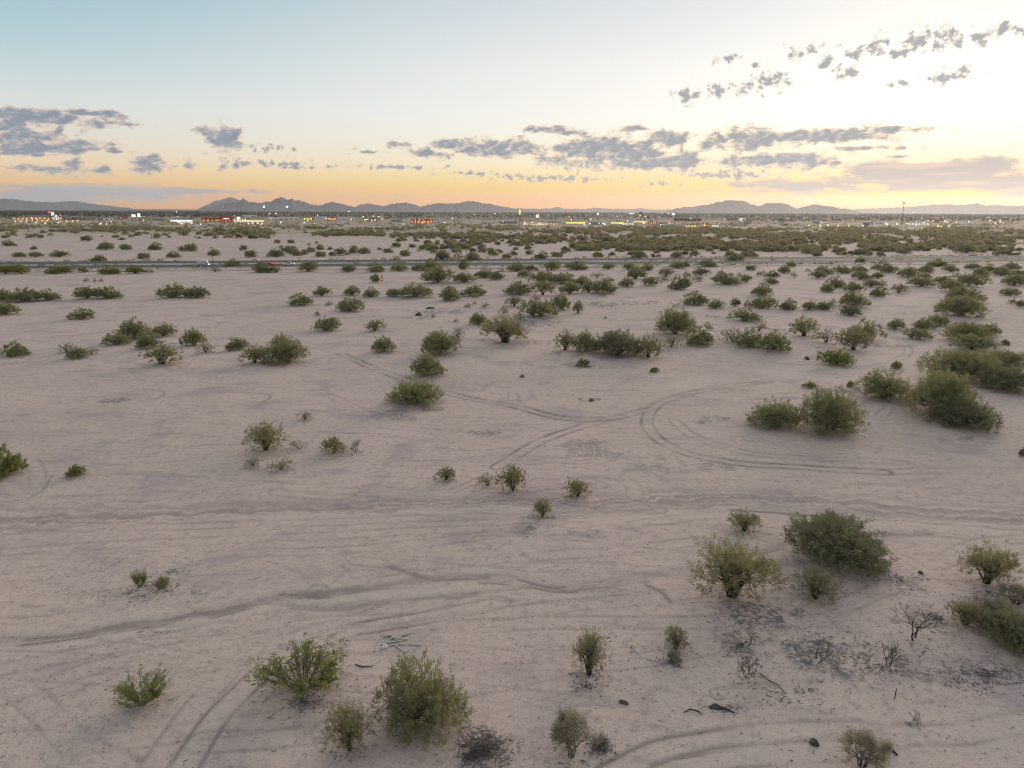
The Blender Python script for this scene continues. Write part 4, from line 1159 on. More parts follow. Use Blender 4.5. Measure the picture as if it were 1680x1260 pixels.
# the rest of the scrub, too far and too many to count
def far_scrub():
    rg = np.random.default_rng(99)
    taken = np.array([(s[1], s[2]) for s in SH])
    lib = [p[0] for p in PROTO['D1']]
    data = []
    for me in lib:
        v = np.zeros(len(me.vertices)*3, np.float32); me.vertices.foreach_get('co', v); v = v.reshape(-1, 3)
        quads = v.reshape(-1, 4, 3)
        data.append(quads)
    VV, TT, cnt = [], [], 0
    NN = 52000
    PX, PT = rg.uniform(-120, 1800, NN), rg.random(NN)
    PY = 352.5 + 78*PT**1.9
    FF = fbm(PX/60., (PY - 352)**.75/1.4, 61, 4)
    for px, py, f in zip(PX, PY, FF):
        # where the plain is bare and where it is thick
        if py > 392:
            dens = np.interp(px, [0, 400, 470, 640, 800, 1000, 1680], [.0, .0, .03, .03, .25, .65, .85])
            if py > 412: dens *= .2 if px > 700 else 0
            if py > 424: dens = 0.0
        elif py > 381:
            dens = np.interp(px, [0, 250, 400, 520, 700, 900, 1100, 1680], [.04, .08, .2, .6, .8, .65, 1.0, 1.1])
            if 450 < px < 680 and py > 388: dens *= .1
        else:
            dens = np.interp(px, [0, 400, 600, 900, 1680], [.9, .8, .85, 1.0, 1.1])
            if 361 < py < 374: dens *= .30 if px < 1190 else .6
        if rg.random() > np.clip(dens*np.clip((f - .40)*5.5, .03, 1), 0, 1):
            continue
        if py > 384 and len(taken) and np.min(np.abs(taken[:, 0] - px)/14 + np.abs(taken[:, 1] - py)/4) < 1:
            continue
        x, y = ground_at(px, py + .001*px - .8)
        if y < 420 or y > 2600: continue
        _, v = hw(x, y)
        if -34 < v < 48: continue
        d = math.hypot(x, y)
        w = rg.uniform(2.6, 8.0) * (1.0 if y > 700 else .9)
        hh = w*rg.uniform(.42, .62)
        q = data[rg.integers(len(data))]
        keep = int(np.clip(260*420*420/(d*d), 9, len(q)))
        sel = q[rg.integers(0, len(q), keep)]
        c = sel.mean(1, keepdims=True)
        grow = min(3.2, (len(q)/keep)**.45)
        sel = (sel - c)*(grow*np.array([1.2, 1.2, 1.0])) + c
        a = rg.random()*6.28
        rot = np.array([[math.cos(a), -math.sin(a), 0], [math.sin(a), math.cos(a), 0], [0, 0, 1]])
        p = (sel.reshape(-1, 3)*(w, w, hh)) @ rot.T + (x, y, 0)
        VV.append(p); TT.append(np.full(len(p), rg.random())); cnt += 1
    # weeds and low brush along the road edges and in the median
    for _ in range(1500):
        u = rg.uniform(-60, 760)
        v = [-15, -18, 13, 17, 45, 49][rg.integers(6)] + rg.normal(0, 2.2)
        if fbm(np.array([u/30.]), np.array([v/9.]), 71, 3)[0] < .46: continue
        p0 = HA + HD*u + HN*v
        w = rg.uniform(.8, 3.2); hh = rg.uniform(.3, 1.1)
        q = data[rg.integers(len(data))]
        sel = q[rg.integers(0, len(q), 34)]
        c = sel.mean(1, keepdims=True)
        sel = (sel - c)*2.6 + c
        VV.append(sel.reshape(-1, 3)*(w, w, hh) + (p0[0], p0[1], 0)); TT.append(np.full(len(sel)*4, rg.random()))
    V, T = np.concatenate(VV), np.concatenate(TT)
    F = np.arange(len(V)).reshape(-1, 4)
    me = new_mesh('scrub', V, F, [M['leaf_scrub']])
    at = me.attributes.new('tint', 'FLOAT', 'POINT'); at.data.foreach_set('value', T.astype(np.float32))
    tag(add_obj('scrub', me), 'olive desert scrub spread across the plain up to the town', 'scrub', kind='stuff')
M['leaf_scrub'] = leaf_mat('scrub_leaf', (.185, .172, .090), (.390, .330, .180), (.290, .250, .150), .5)
far_scrub()

# ------------------------------------------------------------------ litter of twigs and pebbles (too fine to count)
def ground_scatter():
    rg = np.random.default_rng(5)
    P, Q, Rd = [], [], []
    for px, py, hwp, hhp, st in DARK:
        if py < 860: continue
        n = int(hwp*hhp*st*.34)
        for _ in range(n):
            a, r = rg.random()*6.28, abs(rg.normal(0, .62))
            x, y = ground_at(px + hwp*r*math.cos(a), py + hhp*r*math.sin(a))
            f = fbm(np.array([x/1.1 + px]), np.array([y/1.6]), 51, 4)[0]
            if f < .44: continue
            P.append((x, y)); Q.append(rg.uniform(.10, .38)); Rd.append(rg.uniform(.008, .022))
    for _ in range(1000):
        px, py = rg.uniform(-20, 1700), rg.uniform(760, 1290)
        P.append(ground_at(px, py)); Q.append(rg.uniform(.10, .35)); Rd.append(rg.uniform(.008, .018))
    for s in SH:                                           # dropped twigs round the nearer shrubs
        if s[2] < 560: continue
        x, y, W, hz = shrub_site(s)
        for _ in range(int(10 + 9*W)):
            a, r = rg.random()*6.28, W*(.25 + .45*rg.random()**1.3)
            P.append((x + r*math.cos(a), y + r*math.sin(a))); Q.append(rg.uniform(.12, .45)); Rd.append(rg.uniform(.008, .02))
    P = np.array(P); z = base_height(P[:, 0], P[:, 1])
    for mx, my, mw in MOUNDS:
        z += .055*mw*np.exp(-((P[:, 0] - mx)**2 + (P[:, 1] - my)**2) / (.55*mw)**2)
    n = len(P); L = np.array(Q)[:, None]; r = np.array(Rd)[:, None]
    a = rg.random(n)*6.28
    d = np.stack([np.cos(a), np.sin(a), rg.normal(.03, .10, n)], 1)
    s = np.stack([-np.sin(a), np.cos(a), np.zeros(n)], 1)
    c = np.concatenate([P, (z + .03)[:, None]], 1)
    up = np.array([0, 0, 1.0])
    k = rg.normal(0, .15, (n, 1))
    mid = c + d*L*.5 + s*k*L
    e = c + d*L
    V = np.stack([c + s*r, c - s*r, c + up*r*1.6, mid + s*r, mid - s*r, mid + up*r*1.6, e], 1).reshape(-1, 3)
    b = (np.arange(n)*7)[:, None]
    F = np.concatenate([b + [0, 3, 5], b + [0, 5, 2], b + [1, 2, 5], b + [1, 5, 4], b + [3, 6, 5], b + [4, 5, 6]], 0)
    tag(add_obj('twig_litter', new_mesh('twig_litter', V, F, [M['litter']])), 'dark fallen twigs scattered over the sand', 'twigs', kind='stuff')
    # pebbles and clods
    n = 2600
    px, py = rg.uniform(-40, 1720, n), 700 + 600*rg.random(n)
    G = np.array([ground_at(a, b) for a, b in zip(px, py)])
    sz = .02 + .06*rg.random(n)**5
    z = base_height(G[:, 0], G[:, 1])
    o = np.array([[1, 0, 0], [0, 1, 0], [-1, 0, 0], [0, -1, 0], [0, 0, .8], [0, 0, -.5]])
    jit = 1 + rg.normal(0, .25, (n, 6, 1))
    ang = rg.random(n)*6.28
    rot = np.stack([np.stack([np.cos(ang), -np.sin(ang), 0*ang], 1), np.stack([np.sin(ang), np.cos(ang), 0*ang], 1), np.tile([0, 0, 1.], (n, 1))], 1)
    V = np.einsum('nij,kj->nki', rot, o)*jit*sz[:, None, None] + np.stack([G[:, 0], G[:, 1], z + .01], 1)[:, None, :]
    b = (np.arange(n)*6)[:, None]
    F = np.concatenate([b + t for t in ([0, 1, 4], [1, 2, 4], [2, 3, 4], [3, 0, 4], [1, 0, 5], [2, 1, 5], [3, 2, 5], [0, 3, 5])], 0)
    M['pebble'] = worn('pebble', (.30, .26, .235), .95, .45, .4)
    tag(add_obj('pebbles', new_mesh('pebbles', V.reshape(-1, 3), F, [M['pebble']])), 'small stones and clods on the sand', 'pebbles', kind='stuff')
ground_scatter()

# ------------------------------------------------------------------ things lying about on the sand
M['plank'] = worn('weathered_plank', (.42, .38, .34), .9, .25, 2)
M['white_junk'] = worn('white_litter', (.70, .70, .68), .8, .12, 3)
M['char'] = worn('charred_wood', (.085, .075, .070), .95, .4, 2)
M['white_paint'] = worn('white_stake_paint', (.72, .72, .70), .6, .1, 2)
def gz(x, y):
    return float(base_height(np.array([x]), np.array([y]))[0])
def plank(px, py, L, w, t, rz, label, tilt=0.0, zoff=0.0, mat='plank', group=None, name='scrap_board'):
    x, y = ground_at(px, py)
    mb = MB()
    c = .012
    prof = [(-L/2 + c, 0), (L/2 - .03, 0), (L/2, t*.4), (L/2 - c, t), (-L/2 + .05, t), (-L/2, t*.6)]
    mb.prism(prof, -w/2, w/2)
    o = mb.build(name, M[mat], None, loc=(x, y, gz(x, y) + .015 + zoff))
    o.rotation_euler = (0, tilt, rz)
    return tag(o, label, 'board', group)
rp = random.Random(3)
for i in range(15):
    plank(648 + rp.uniform(-17, 17), 1054 + rp.uniform(-8, 8), rp.uniform(.5, 1.2), rp.uniform(.09, .18), .04, rp.uniform(-.6, .6) + (1.2 if i % 5 == 0 else 0),
          'weathered grey board in the heap of scrap wood on the sand', rp.uniform(-.12, .12), .03*(i % 4), group='boards of the scrap wood heap')
plank(659, 1069, 1.0, .2, .06, -.75, 'short stray board lying in front of the scrap wood heap')
plank(681, 1062, 1.0, .1, .05, -.12, 'thin stray board pointing away right of the scrap wood heap')
plank(662, 1046, 1.3, .1, .05, .5, 'thin reddish-brown stick above the scrap wood heap')
def lump(px, py, sx, sy, sz, mat, name, label, cat, seed, group=None, parent=None):
    """irregular faceted lump"""
    rg = np.random.default_rng(seed)
    x, y = ground_at(px, py)
    mb = MB()
    prof = [(.55, -.1), (1.0, .15), (.85, .55), (.5, .9), (.12, 1.0)]
    mb.lathe(prof, k=9)
    v = np.array(mb.v)
    v = v*(1 + rg.normal(0, .14, (len(v), 1)))*(sx, sy, sz)
    o = add_obj(name, new_mesh(name, v, mb.f, [M[mat]]), None, (x, y, gz(x, y) + .01), rg.random()*6)
    return tag(o, label, cat, group)
lump(631, 1066, .22, .18, .26, 'white_junk', 'concrete_lump', 'white block at the corner of the scrap wood heap', 'rubble', 1)
lump(1335, 1226, .30, .26, .26, 'char', 'tree_stump', 'round dark stump on the bottom dirt road', 'stump', 2)
lump(1509, 946, .22, .2, .2, 'char', 'tree_stump', 'small black stump right of the big dark thicket', 'stump', 3)
lump(1023, 1156, .34, .18, .14, 'char', 'charred_wood', 'black charred chunk below the slender young tree', 'charred wood', 4)
lump(1173, 1163, .38, .28, .20, 'char', 'charred_wood', 'dark burl at the end of the fallen branch', 'charred wood', 5)
lump(1324, 589, .9, .5, .5, 'char', 'charred_wood', 'dark rounded lump behind the bright flat-topped creosote', 'charred wood', 6)
lump(687, 518, 1.3, .8, .9, 'char', 'charred_wood', 'square black lump in the burnt debris of mid plain', 'charred wood', 7)
lump(706, 506, 1.5, .5, .5, 'char', 'charred_wood', 'long black lump behind the burnt debris', 'charred wood', 8)
lump(970, 657, .9, .45, .3, 'char', 'charred_wood', 'black chunk on bare sand right of the broad yellow-green dome', 'charred wood', 9)
for n, (px, py, s, lab) in enumerate([(1412, 713, .5, 'white litter right of the big two-part bush'), (1420, 715, .35, 'grey-white litter piece outermost right of the big two-part bush'), (1402, 711, .3, 'white scrap at the foot of the big two-part bush'),
        (287, 562, .8, 'white bag in the rubbish thicket'), (280, 562, .5, 'smaller white box in the rubbish thicket'), (434, 597, .6, 'white litter under the white-littered bush'),
        (422, 594, .5, 'second white scrap left under the white-littered bush'), (1165, 548, .9, 'white sack behind the pointed bush'), (1484, 514, .4, 'white speck on the sandy road bend'), (1374, 619, .3, 'white speck in front of the bright flat-topped creosote'),
        (1012, 1042, .12, 'small white scrap at the top of the round ash patch'), (1046, 1068, .14, 'white scrap at the right rim of the round ash patch'), (489, 1161, .12, 'white cup under the wide creosote bush'), (1118, 1030, .1, 'white scrap above the thin half-bare sapling'), (491, 695, .25, 'white scrap beside the dry grey bush')]):
    lump(px, py, s, s*.7, s*.6, 'white_junk', 'litter_piece', lab, 'litter', 40 + n)
def stick(name, pts, rad, mat, label, cat, k=5):
    """bent round stick through photo points (px, py, metres above the ground)"""
    x0, y0 = ground_at(pts[0][0], pts[0][1])
    P = []
    for px, py, h in pts:
        x, y = ground_at(px, py)
        P.append((x - x0, y - y0, h + gz(x, y) - gz(x0, y0)))
    mb = MB(); mb.tube(P, rad, k)
    return tag(mb.build(name, M[mat], None, loc=(x0, y0, gz(x0, y0))), label, cat)
stick('fallen_branch', [(1176,1164,.10),(1186,1167,.14),(1196,1170,.10),(1204,1173,.05)], [.10,.08,.06,.03], 'wood', 'straight fallen branch with a dark burl near the bottom dirt road', 'branch')
stick('fallen_branch', [(1122,1172,.05),(1132,1168,.12),(1145,1171,.10),(1152,1176,.05)], [.03,.05,.05,.02], 'wood', 'crooked dead branch left of the straight fallen branch', 'branch')
stick('fallen_branch', [(1246,1112,.25),(1262,1122,.12),(1276,1128,.08),(1288,1142,.05)], [.05,.05,.04,.02], 'wood_grey', 'long bent branch trailing from the pale dead sapling', 'branch')
stick('fallen_branch', [(1454,1230,.08),(1462,1240,.16),(1472,1247,.10)], [.09,.10,.05], 'wood', 'thick curved log on the bottom dirt road', 'log')
stick('fallen_branch', [(470,1180,.04),(476,1184,.08),(482,1179,.05)], [.05,.06,.03], 'wood', 'short dark log below the wide creosote bush', 'log')
stick('fallen_branch', [(583,1095,.05),(595,1100,.1),(612,1098,.05)], [.04,.05,.02], 'wood', 'dark broken branch between the creosote and the scrap wood heap', 'branch')
def stake(px, py, h, r, mat, label):
    x, y = ground_at(px, py)
    mb = MB(); mb.tube([(0, 0, -.2), (.02, .01, h*.6), (.05, .02, h)], [r, r, r*.8], 6)
    return tag(mb.build('survey_stake', M[mat], None, loc=(x, y, gz(x, y))), label, 'stake')
stake(1214, 1159, .75, .035, 'white_paint', 'white stake standing in the sand right of the fallen branch')
stake(1467, 1150, .75, .035, 'wood', 'short brown post standing in the sand below the black dead sapling')
# spoil mound of an animal burrow
def burrow(px, py, rad, label):
    x, y = ground_at(px, py)
    mb = MB()
    prof = [(1.0, -.06), (.8, .10), (.55, .24), (.36, .30), (.22, .22), (.12, .06)]
    mb.lathe(prof, k=18)
    v = np.array(mb.v); rg = np.random.default_rng(int(px))
    v = v*(rad, rad, rad*.7) * (1 + rg.normal(0, .06, (len(v), 1)))
    e = add_obj('burrow_mound', new_mesh('burrow_mound', v, mb.f, [M['ground']], smooth=True), None, (x, y, gz(x, y)))
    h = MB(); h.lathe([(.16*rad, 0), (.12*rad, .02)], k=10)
    h.build('hole_shade_disc', M['char'], e, loc=(0, 0, rad*.05))  # dark disc painted in for the shade inside the hole
    return tag(e, label, 'mound')
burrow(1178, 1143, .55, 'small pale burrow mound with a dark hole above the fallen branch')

# ------------------------------------------------------------------ vehicles on the highway
M['car_white'] = worn('white_car_paint', (.75, .75, .74), .3, .05, 1, .5)
M['car_red'] = worn('red_paint', (.55, .05, .035), .4, .15, .6, .4)
M['car_blue'] = worn('pale_blue_box', (.52, .58, .62), .5, .1, .5, .3)
M['car_dark'] = worn('dark_car_paint', (.05, .06, .08), .3, .1, 1, .5)
M['glass'] = worn('window_glass', (.02, .025, .03), .08, .1, 1, .6)
M['tyre'] = worn('tyre_rubber', (.02, .02, .02), .9, .2, 2)
M['rim'] = worn('steel_rim', (.45, .45, .45), .4, .1, 2, .5, .6)
def glow(name, c, s):
    t = NT(name)
    t.set(c4(*c), .4)
    t.w(t.b.inputs['Emission Color'], c4(*c)); t.b.inputs['Emission Strength'].default_value = s
    return t.m
M['headlight'] = glow('headlight_glass', (1, .95, .85), 12)
M['taillight'] = glow('taillight_glass', (1, .04, .02), 5)
WHEEL = None
def wheel(parent, x, y, r=.36, w=.24):
    a = MB()
    k = 14
    for yy, rr in ((-w/2, r*.86), (-w/2 + .03, r), (w/2 - .03, r), (w/2, r*.86)):
        for j in range(k):
            t = 2*math.pi*j/k
            a.v.append((rr*math.cos(t), yy, rr*math.sin(t)))
    for i in range(3):
        for j in range(k):
            p, q = i*k + j, i*k + (j + 1) % k
            a.f.append((p, q, q + k, p + k))
    a.f += [tuple(range(k)), tuple(range(4*k - 1, 3*k - 1, -1))]
    o = a.build('wheel', M['tyre'], parent, loc=(x, y, r))
    b = MB(); n = 10
    for yy, rr in ((-w/2 - .012, r*.5), (w/2 + .012, r*.5)):
        b.v += [(rr*math.cos(2*math.pi*j/n), yy, rr*math.sin(2*math.pi*j/n)) for j in range(n)]
    b.f += [tuple(range(n)), tuple(range(2*n - 1, n - 1, -1))] + [(j, n + j, n + (j+1) % n, (j+1) % n) for j in range(n)]
    b.build('rim', M['rim'], o)
    return o
def lights_pair(e, xf, xr, hw_, zf, zr):
    for s in (-1, 1):
        MB().box(xf - .05, xf + .03, s*hw_ - .16, s*hw_ + .16, zf - .09, zf + .09).build('headlight', M['headlight'], e)
        MB().box(xr - .03, xr + .05, s*hw_ - .13, s*hw_ + .13, zr - .11, zr + .11).build('taillight', M['taillight'], e)
def pickup(loc, rz, paint, label):
    e = empty('pickup_truck', loc, rz)
    tag(e, label, 'pickup truck', 'vehicles on the highway')
    MB().prism([(-2.85, .5), (2.8, .5), (2.85, .8), (2.75, 1.12), (1.35, 1.2), (-2.85, 1.2)], -.97, .97).build('body', M[paint], e)
    MB().prism([(1.30, 1.203), (.62, 1.85), (-.75, 1.88), (-.95, 1.203)], -.88, .88).build('cabin', M[paint], e)
    for s in (-1, 1):
        MB().prism([(1.05, 1.25), (.55, 1.76), (.05, 1.78), (.05, 1.25)], s*.885 - .004, s*.885 + .004).build('side_window', M['glass'], e)
        MB().prism([(-.02, 1.25), (-.02, 1.78), (-.66, 1.78), (-.80, 1.25)], s*.885 - .004, s*.885 + .004).build('side_window', M['glass'], e)
    MB().box(-2.8, -1.0, -.82, .82, 1.15, 1.215).build('cargo_bed', M['tyre'], e)
    for x in (-1.75, 1.75):
        for s in (-1, 1):
            wheel(e, x, s*.86)
    lights_pair(e, 2.82, -2.85, .75, .92, 1.0)
    return e
def trailer(loc, rz, label):  # added body: red and white paint stand in for a car's light streak
    e = empty('streak_trailer', loc, rz)
    tag(e, label, 'trailer', 'vehicles on the highway')
    MB().prism([(-4.2, .62), (3.6, .62), (4.2, .85), (4.2, 1.5), (3.9, 1.6), (-4.2, 1.6)], -1.15, 1.15).build('box_body', M['car_red'], e)
    MB().box(-.5, 4.0, -1.17, 1.17, .95, 1.5).build('light_streak_panel', M['car_white'], e)  # white panel colours in the headlight part of the streak
    MB().tube([(4.1, 0, .6), (5.6, 0, .6)], .06, 6).build('tow_bar', M['tyre'], e)
    for x in (-1.3, -.4):
        for s in (-1, 1):
            wheel(e, x, s*1.05)
    for s in (-1, 1):
        MB().box(-4.25, -4.19, s*.95 - .12, s*.95 + .12, .85, 1.05).build('taillight', M['taillight'], e)
    return e
def box_truck(loc, rz, label):
    e = empty('box_truck', loc, rz, (.72, .9, .86))
    tag(e, label, 'truck', 'vehicles on the highway')
    MB().box(-4.2, 1.9, -1.2, 1.2, .95, 3.4).build('cargo_box', M['car_blue'], e)
    MB().box(-4.2, 4.0, -.5, .5, .55, .95).build('chassis', M['tyre'], e)
    MB().prism([(2.1, .55), (4.1, .55), (4.15, 1.3), (3.75, 1.5), (3.3, 2.45), (2.1, 2.55)], -1.05, 1.05).build('cab', M['car_white'], e)
    MB().prism([(2.0, 2.5), (3.3, 2.6), (2.6, 3.35), (2.0, 3.4)], -1.1, 1.1).build('wind_deflector', M['car_white'], e)
    for s in (-1, 1):
        MB().prism([(2.4, 1.5), (3.55, 1.5), (3.2, 2.25), (2.4, 2.3)], s*1.055 - .004, s*1.055 + .004).build('side_window', M['glass'], e)
    for x in (-2.9, 3.1):
        for s in (-1, 1):
            wheel(e, x, s*1.0, .48, .3)
    lights_pair(e, 4.12, -4.2, .8, .95, .9)
    return e
def car(loc, rz, paint, label, group='vehicles on the highway', lit=True):
    e = empty('car', loc, rz)
    tag(e, label, 'car', group)
    MB().prism([(-2.25, .35), (2.2, .35), (2.25, .62), (2.1, .82), (1.0, .92), (-1.9, .95), (-2.25, .85)], -.88, .88).build('body', M[paint], e)
    MB().prism([(.95, .922), (.25, 1.42), (-1.0, 1.45), (-1.75, .952)], -.76, .76).build('cabin', M['glass'], e)
    MB().prism([(.22, 1.425), (.20, 1.47), (-.98, 1.49), (-1.0, 1.455)], -.74, .74).build('roof', M[paint], e)
    for x in (-1.4, 1.4):
        for s in (-1, 1):
            wheel(e, x, s*.78, .33, .2)
    if lit:
        lights_pair(e, 2.2, -2.25, .65, .66, .75)
    return e
px_, py_ = hwy(474, -2.0)
pickup((px_, py_, .36), HYAW, 'car_white', 'white pickup truck with headlights on towing the added red trailer')
px_, py_ = hwy(474, -2.0)
trailer((px_ - 8.6*HD[0], py_ - 8.6*HD[1], .36), HYAW, 'added red trailer standing in for a tail-light streak behind the white pickup')
px_, py_ = hwy(333, -2.0)
box_truck((px_, py_, .36), HYAW, 'small box truck with white cab and pale grey-blue box on the highway')
px_, py_ = hwy(418, 31.5)
car((px_, py_, .36), HYAW + math.pi, 'car_white', 'white car on the far lanes beyond the verge bush')
# roadside poles
M['steel'] = worn('galvanised_steel', (.42, .43, .44), .45, .15, .5, .5, .5)
M['pole_dark'] = worn('dark_pole', (.10, .09, .085), .7, .2, 1)
M['lamp_white'] = glow('white_lamp', (1.0, .93, .80), 26)
M['lamp_warm'] = glow('warm_lamp', (1.0, .72, .36), 24)
M['lamp_orange'] = glow('orange_lamp', (1.0, .42, .12), 16)
M['lamp_red'] = glow('red_lamp', (1.0, .10, .05), 24)
M['lamp_green'] = glow('green_lamp', (.50, 1.0, .45), 24)
M['lamp_yellow'] = glow('yellow_lamp', (1.0, .84, .20), 18)
px_, py_ = hwy(328, -12)
e = empty('delineator_post', (px_, py_, 0)); tag(e, 'thin white post beside the box truck', 'post')
MB().tube([(0, 0, 0), (0, 0, 4.6)], [.10, .07], 6).build('post', M['white_paint'], e)
MB().box(-.35, .35, -.03, .03, 4.0, 4.7).build('marker_plate', M['white_paint'], e)
px_, py_ = hwy(349, 12)
e = empty('utility_pole', (px_, py_, 0)); tag(e, 'tall dark pole in the median behind the box truck', 'pole')
MB().tube([(0, 0, 0), (0, 0, 5), (0, 0, 9.6)], [.16, .14, .10], 7).build('pole', M['pole_dark'], e)
MB().box(-1.1, 1.1, -.08, .08, 9.0, 9.2).build('crossarm', M['pole_dark'], e)
for s in (-.9, 0, .9):
    MB().lathe([(.05, 0), (.08, .08), (.05, .18)], (s, 0, 9.2), 6).build('insulator', M['glass'], e)

# ------------------------------------------------------------------ the town along the horizon
WALL = {'white': (.74, .72, .69), 'tan': (.42, .34, .27), 'pink': (.45, .32, .28), 'grey': (.36, .36, .37), 'red': (.42, .10, .07), 'brown': (.22, .16, .13), 'cream': (.55, .48, .38), 'blue': (.30, .38, .48), 'yellow': (.58, .47, .20)}
for k, c in WALL.items():
    M['wall_' + k] = worn(k + '_stucco', c, .85, .15, .12)
M['roof_grey'] = worn('grey_roof', (.30, .29, .28), .85, .2, .1)
M['roof_red'] = worn('red_roof', (.40, .08, .055), .8, .2, .1)
M['roof_white'] = worn('white_roof', (.66, .65, .62), .7, .1, .1)
M['lit_warm'] = glow('warm_lit_window', (1.0, .72, .40), 1.0)
M['lit_white'] = glow('white_lit_window', (1.0, .92, .78), 1.2)
M['lit_yellow'] = glow('yellow_lit_panel', (1.0, .80, .22), 1.2)
M['lit_red'] = glow('red_lit_panel', (1.0, .22, .12), .45)
M['lit_green'] = glow('green_lit_panel', (.35, .95, .25), 1.2)
M['lit_orange'] = glow('orange_lit_panel', (1.0, .48, .16), .8)

def building(px, yb, w, h, label, wall='white', roof='flat', roofmat='roof_grey', win=5, winmat='glass', door=True, sign=None, name='store_building', depth=None, cat='building'):
    x, y = ground_at(px, yb)
    mp = metres_per_px(x, y)
    W, Hh = w*mp, 1.2*h*mp
    D = depth or min(40.0, max(12.0, .5*W))
    e = empty(name, (x, y, 0), -math.atan2(x, y))
    tag(e, label, cat, 'buildings of the town')
    bw = Hh*(.82 if roof == 'flat' else .66)
    MB().box(-W/2, W/2, 0, D, -.3, bw).build('wall', M['wall_' + wall], e)
    if roof == 'flat':
        MB().box(-W/2 - .4, W/2 + .4, -.4, D + .4, bw, Hh).build('roof', M[roofmat], e)
    else:
        MB().prism([(-W/2 - .8, bw), (W/2 + .8, bw), (W/2 - min(6, W*.2), Hh), (-W/2 + min(6, W*.2), Hh)], -.8, D + .8).build('roof', M[roofmat], e)
    ww = W/(win + 1)*(.55 if winmat != 'glass' else .28) if win else 0  # lit windows made wide so their emission stands in for glow on the walls
    for i in range(win):
        c = -W/2 + W*(i + .5)/win
        if door and i == win//2:
            MB().box(c - min(1.6, ww*.5), c + min(1.6, ww*.5), -.15, 0, 0, bw*.62).build('door', M[winmat], e)
            continue
        f = MB().box(c - ww/2, c + ww/2, -.12, 0, bw*.22, bw*.68).build('window', M[winmat], e)
        MB().box(c - ww/2 - .1, c + ww/2 + .1, -.25, -.12, bw*.16, bw*.22).build('sill', M[roofmat], f)
    if sign:
        s = MB().box(-W*.16, W*.16, -.5, -.02, bw*.80, bw*1.12).build('lit_sign', M[sign], e)
    return e

def canopy(px, yb, w, h, label, panel='lit_white', edge='wall_white', pumps=4):
    """filling station roof on posts, lit from below"""
    x, y = ground_at(px, yb)
    mp = metres_per_px(x, y)
    W, Hh = w*mp, h*mp
    D = 14.0
    e = empty('station_canopy', (x, y, 0), -math.atan2(x, y))
    tag(e, label, 'canopy', 'filling stations of the town')
    MB().box(-W/2, W/2, -D/2, D/2, Hh*.72, Hh).build('roof', M[edge], e)
    MB().box(-W/2 + .4, W/2 - .4, -D/2 + .4, D/2 - .4, Hh*.72 - .12, Hh*.72 - .01).build('lamp_panel', M[panel], e)
    MB().box(-W/2 + .3, W/2 - .3, -D/2 - .12, -D/2 - .01, Hh*.76, Hh*.96).build('lit_band', M[panel], e)
    for i in range(pumps):
        c = -W/2 + W*(i + .5)/pumps
        MB().box(c - .25, c + .25, -.25, .25, 0, Hh*.72 - .13).build('post', M['steel'], e)
        MB().box(c - .6, c + .6, -3.2, -2.3, 0, 2.0).build('fuel_pump', M['wall_red'], e)
    return e

B = building
B(80, 361, 52, 6, 'long tan supermarket with orange light at the far left', 'tan', win=9, winmat='lit_orange', roofmat='roof_grey')
B(93, 362, 9, 8, 'blue and white store front at the end of the tan supermarket', 'blue', win=3, winmat='lit_white', sign='lit_white')
B(132, 361, 50, 4.4, 'low pink strip mall right of the tan supermarket', 'pink', win=9)
B(172, 361, 26, 3.5, 'low white shed between the pink mall and the glowing signs', 'white', win=4)
B(200, 359, 10, 4, 'small pink house near the glowing signs', 'pink', 'gable', 'roof_red', win=3)
B(245, 361, 34, 3.8, 'long pale shed right of the glowing signs', 'cream', win=5)
B(262, 362, 22, 3.6, 'pale pink shed left of the brightest filling station', 'pink', win=4, roofmat='roof_white')
canopy(299, 369, 34, 8, 'brightest filling station with white glare', 'lit_white')
B(300, 366, 22, 6, 'small shop behind the brightest filling station', 'white', win=4, winmat='lit_warm')
B(345, 364, 26, 5, 'red brick shop left of the long red roof', 'red', win=4, winmat='lit_orange', roofmat='roof_red')
B(371, 364, 26, 7.5, 'long restaurant with a bright red roof', 'red', 'gable', 'roof_red', win=5, winmat='lit_red', sign='lit_white')
B(392, 366, 16, 9, 'glowing shop right of the long red-roofed restaurant', 'cream', win=4, winmat='lit_warm', sign='lit_white')
B(410, 356.5, 22, 3, 'flat white roof behind the yellow station', 'white', win=4, roofmat='roof_white')
canopy(417, 369.5, 32, 8, 'yellow-lit filling station right of the glowing shop', 'lit_warm', 'wall_cream')
B(465, 361, 48, 3.4, 'long white warehouse beyond the yellow station', 'white', win=6, roofmat='roof_white')
B(505, 362, 15, 8, 'domed yellow building with a lit front', 'yellow', 'gable', 'roof_grey', win=3, winmat='lit_yellow')
B(530, 360, 26, 3.6, 'white shed right of the domed yellow building', 'white', win=4, roofmat='roof_white')
B(545, 362.5, 16, 6, 'orange-lit diner in the row of white sheds', 'brown', win=4, winmat='lit_orange')
B(568, 361.5, 26, 4, 'long white shed at the foot of the thin mast', 'white', win=5, roofmat='roof_white')
B(607, 363, 22, 5, 'dim shop under the cluster of warm lamps', 'brown', win=4, winmat='lit_warm')
B(627, 361, 5, 6, 'small pointed lit building right of the warm lamps', 'cream', 'gable', 'roof_white', win=2, winmat='lit_warm')
B(651, 364, 18, 4, 'grey flat building left of the palms', 'grey', win=4, roofmat='roof_white')
B(662, 369, 7, 3.6, 'tiny white kiosk before the palms', 'white', win=2, winmat='lit_white')
B(692, 366, 36, 5, 'red-roofed motel under the palms', 'red', win=7, winmat='lit_orange', roofmat='roof_red')
B(722, 367, 20, 3.6, 'low white building right of the motel', 'white', win=4, roofmat='roof_white')
B(752, 364, 18, 4, 'white arched hall right of the motel', 'white', 'gable', 'roof_white', win=3)
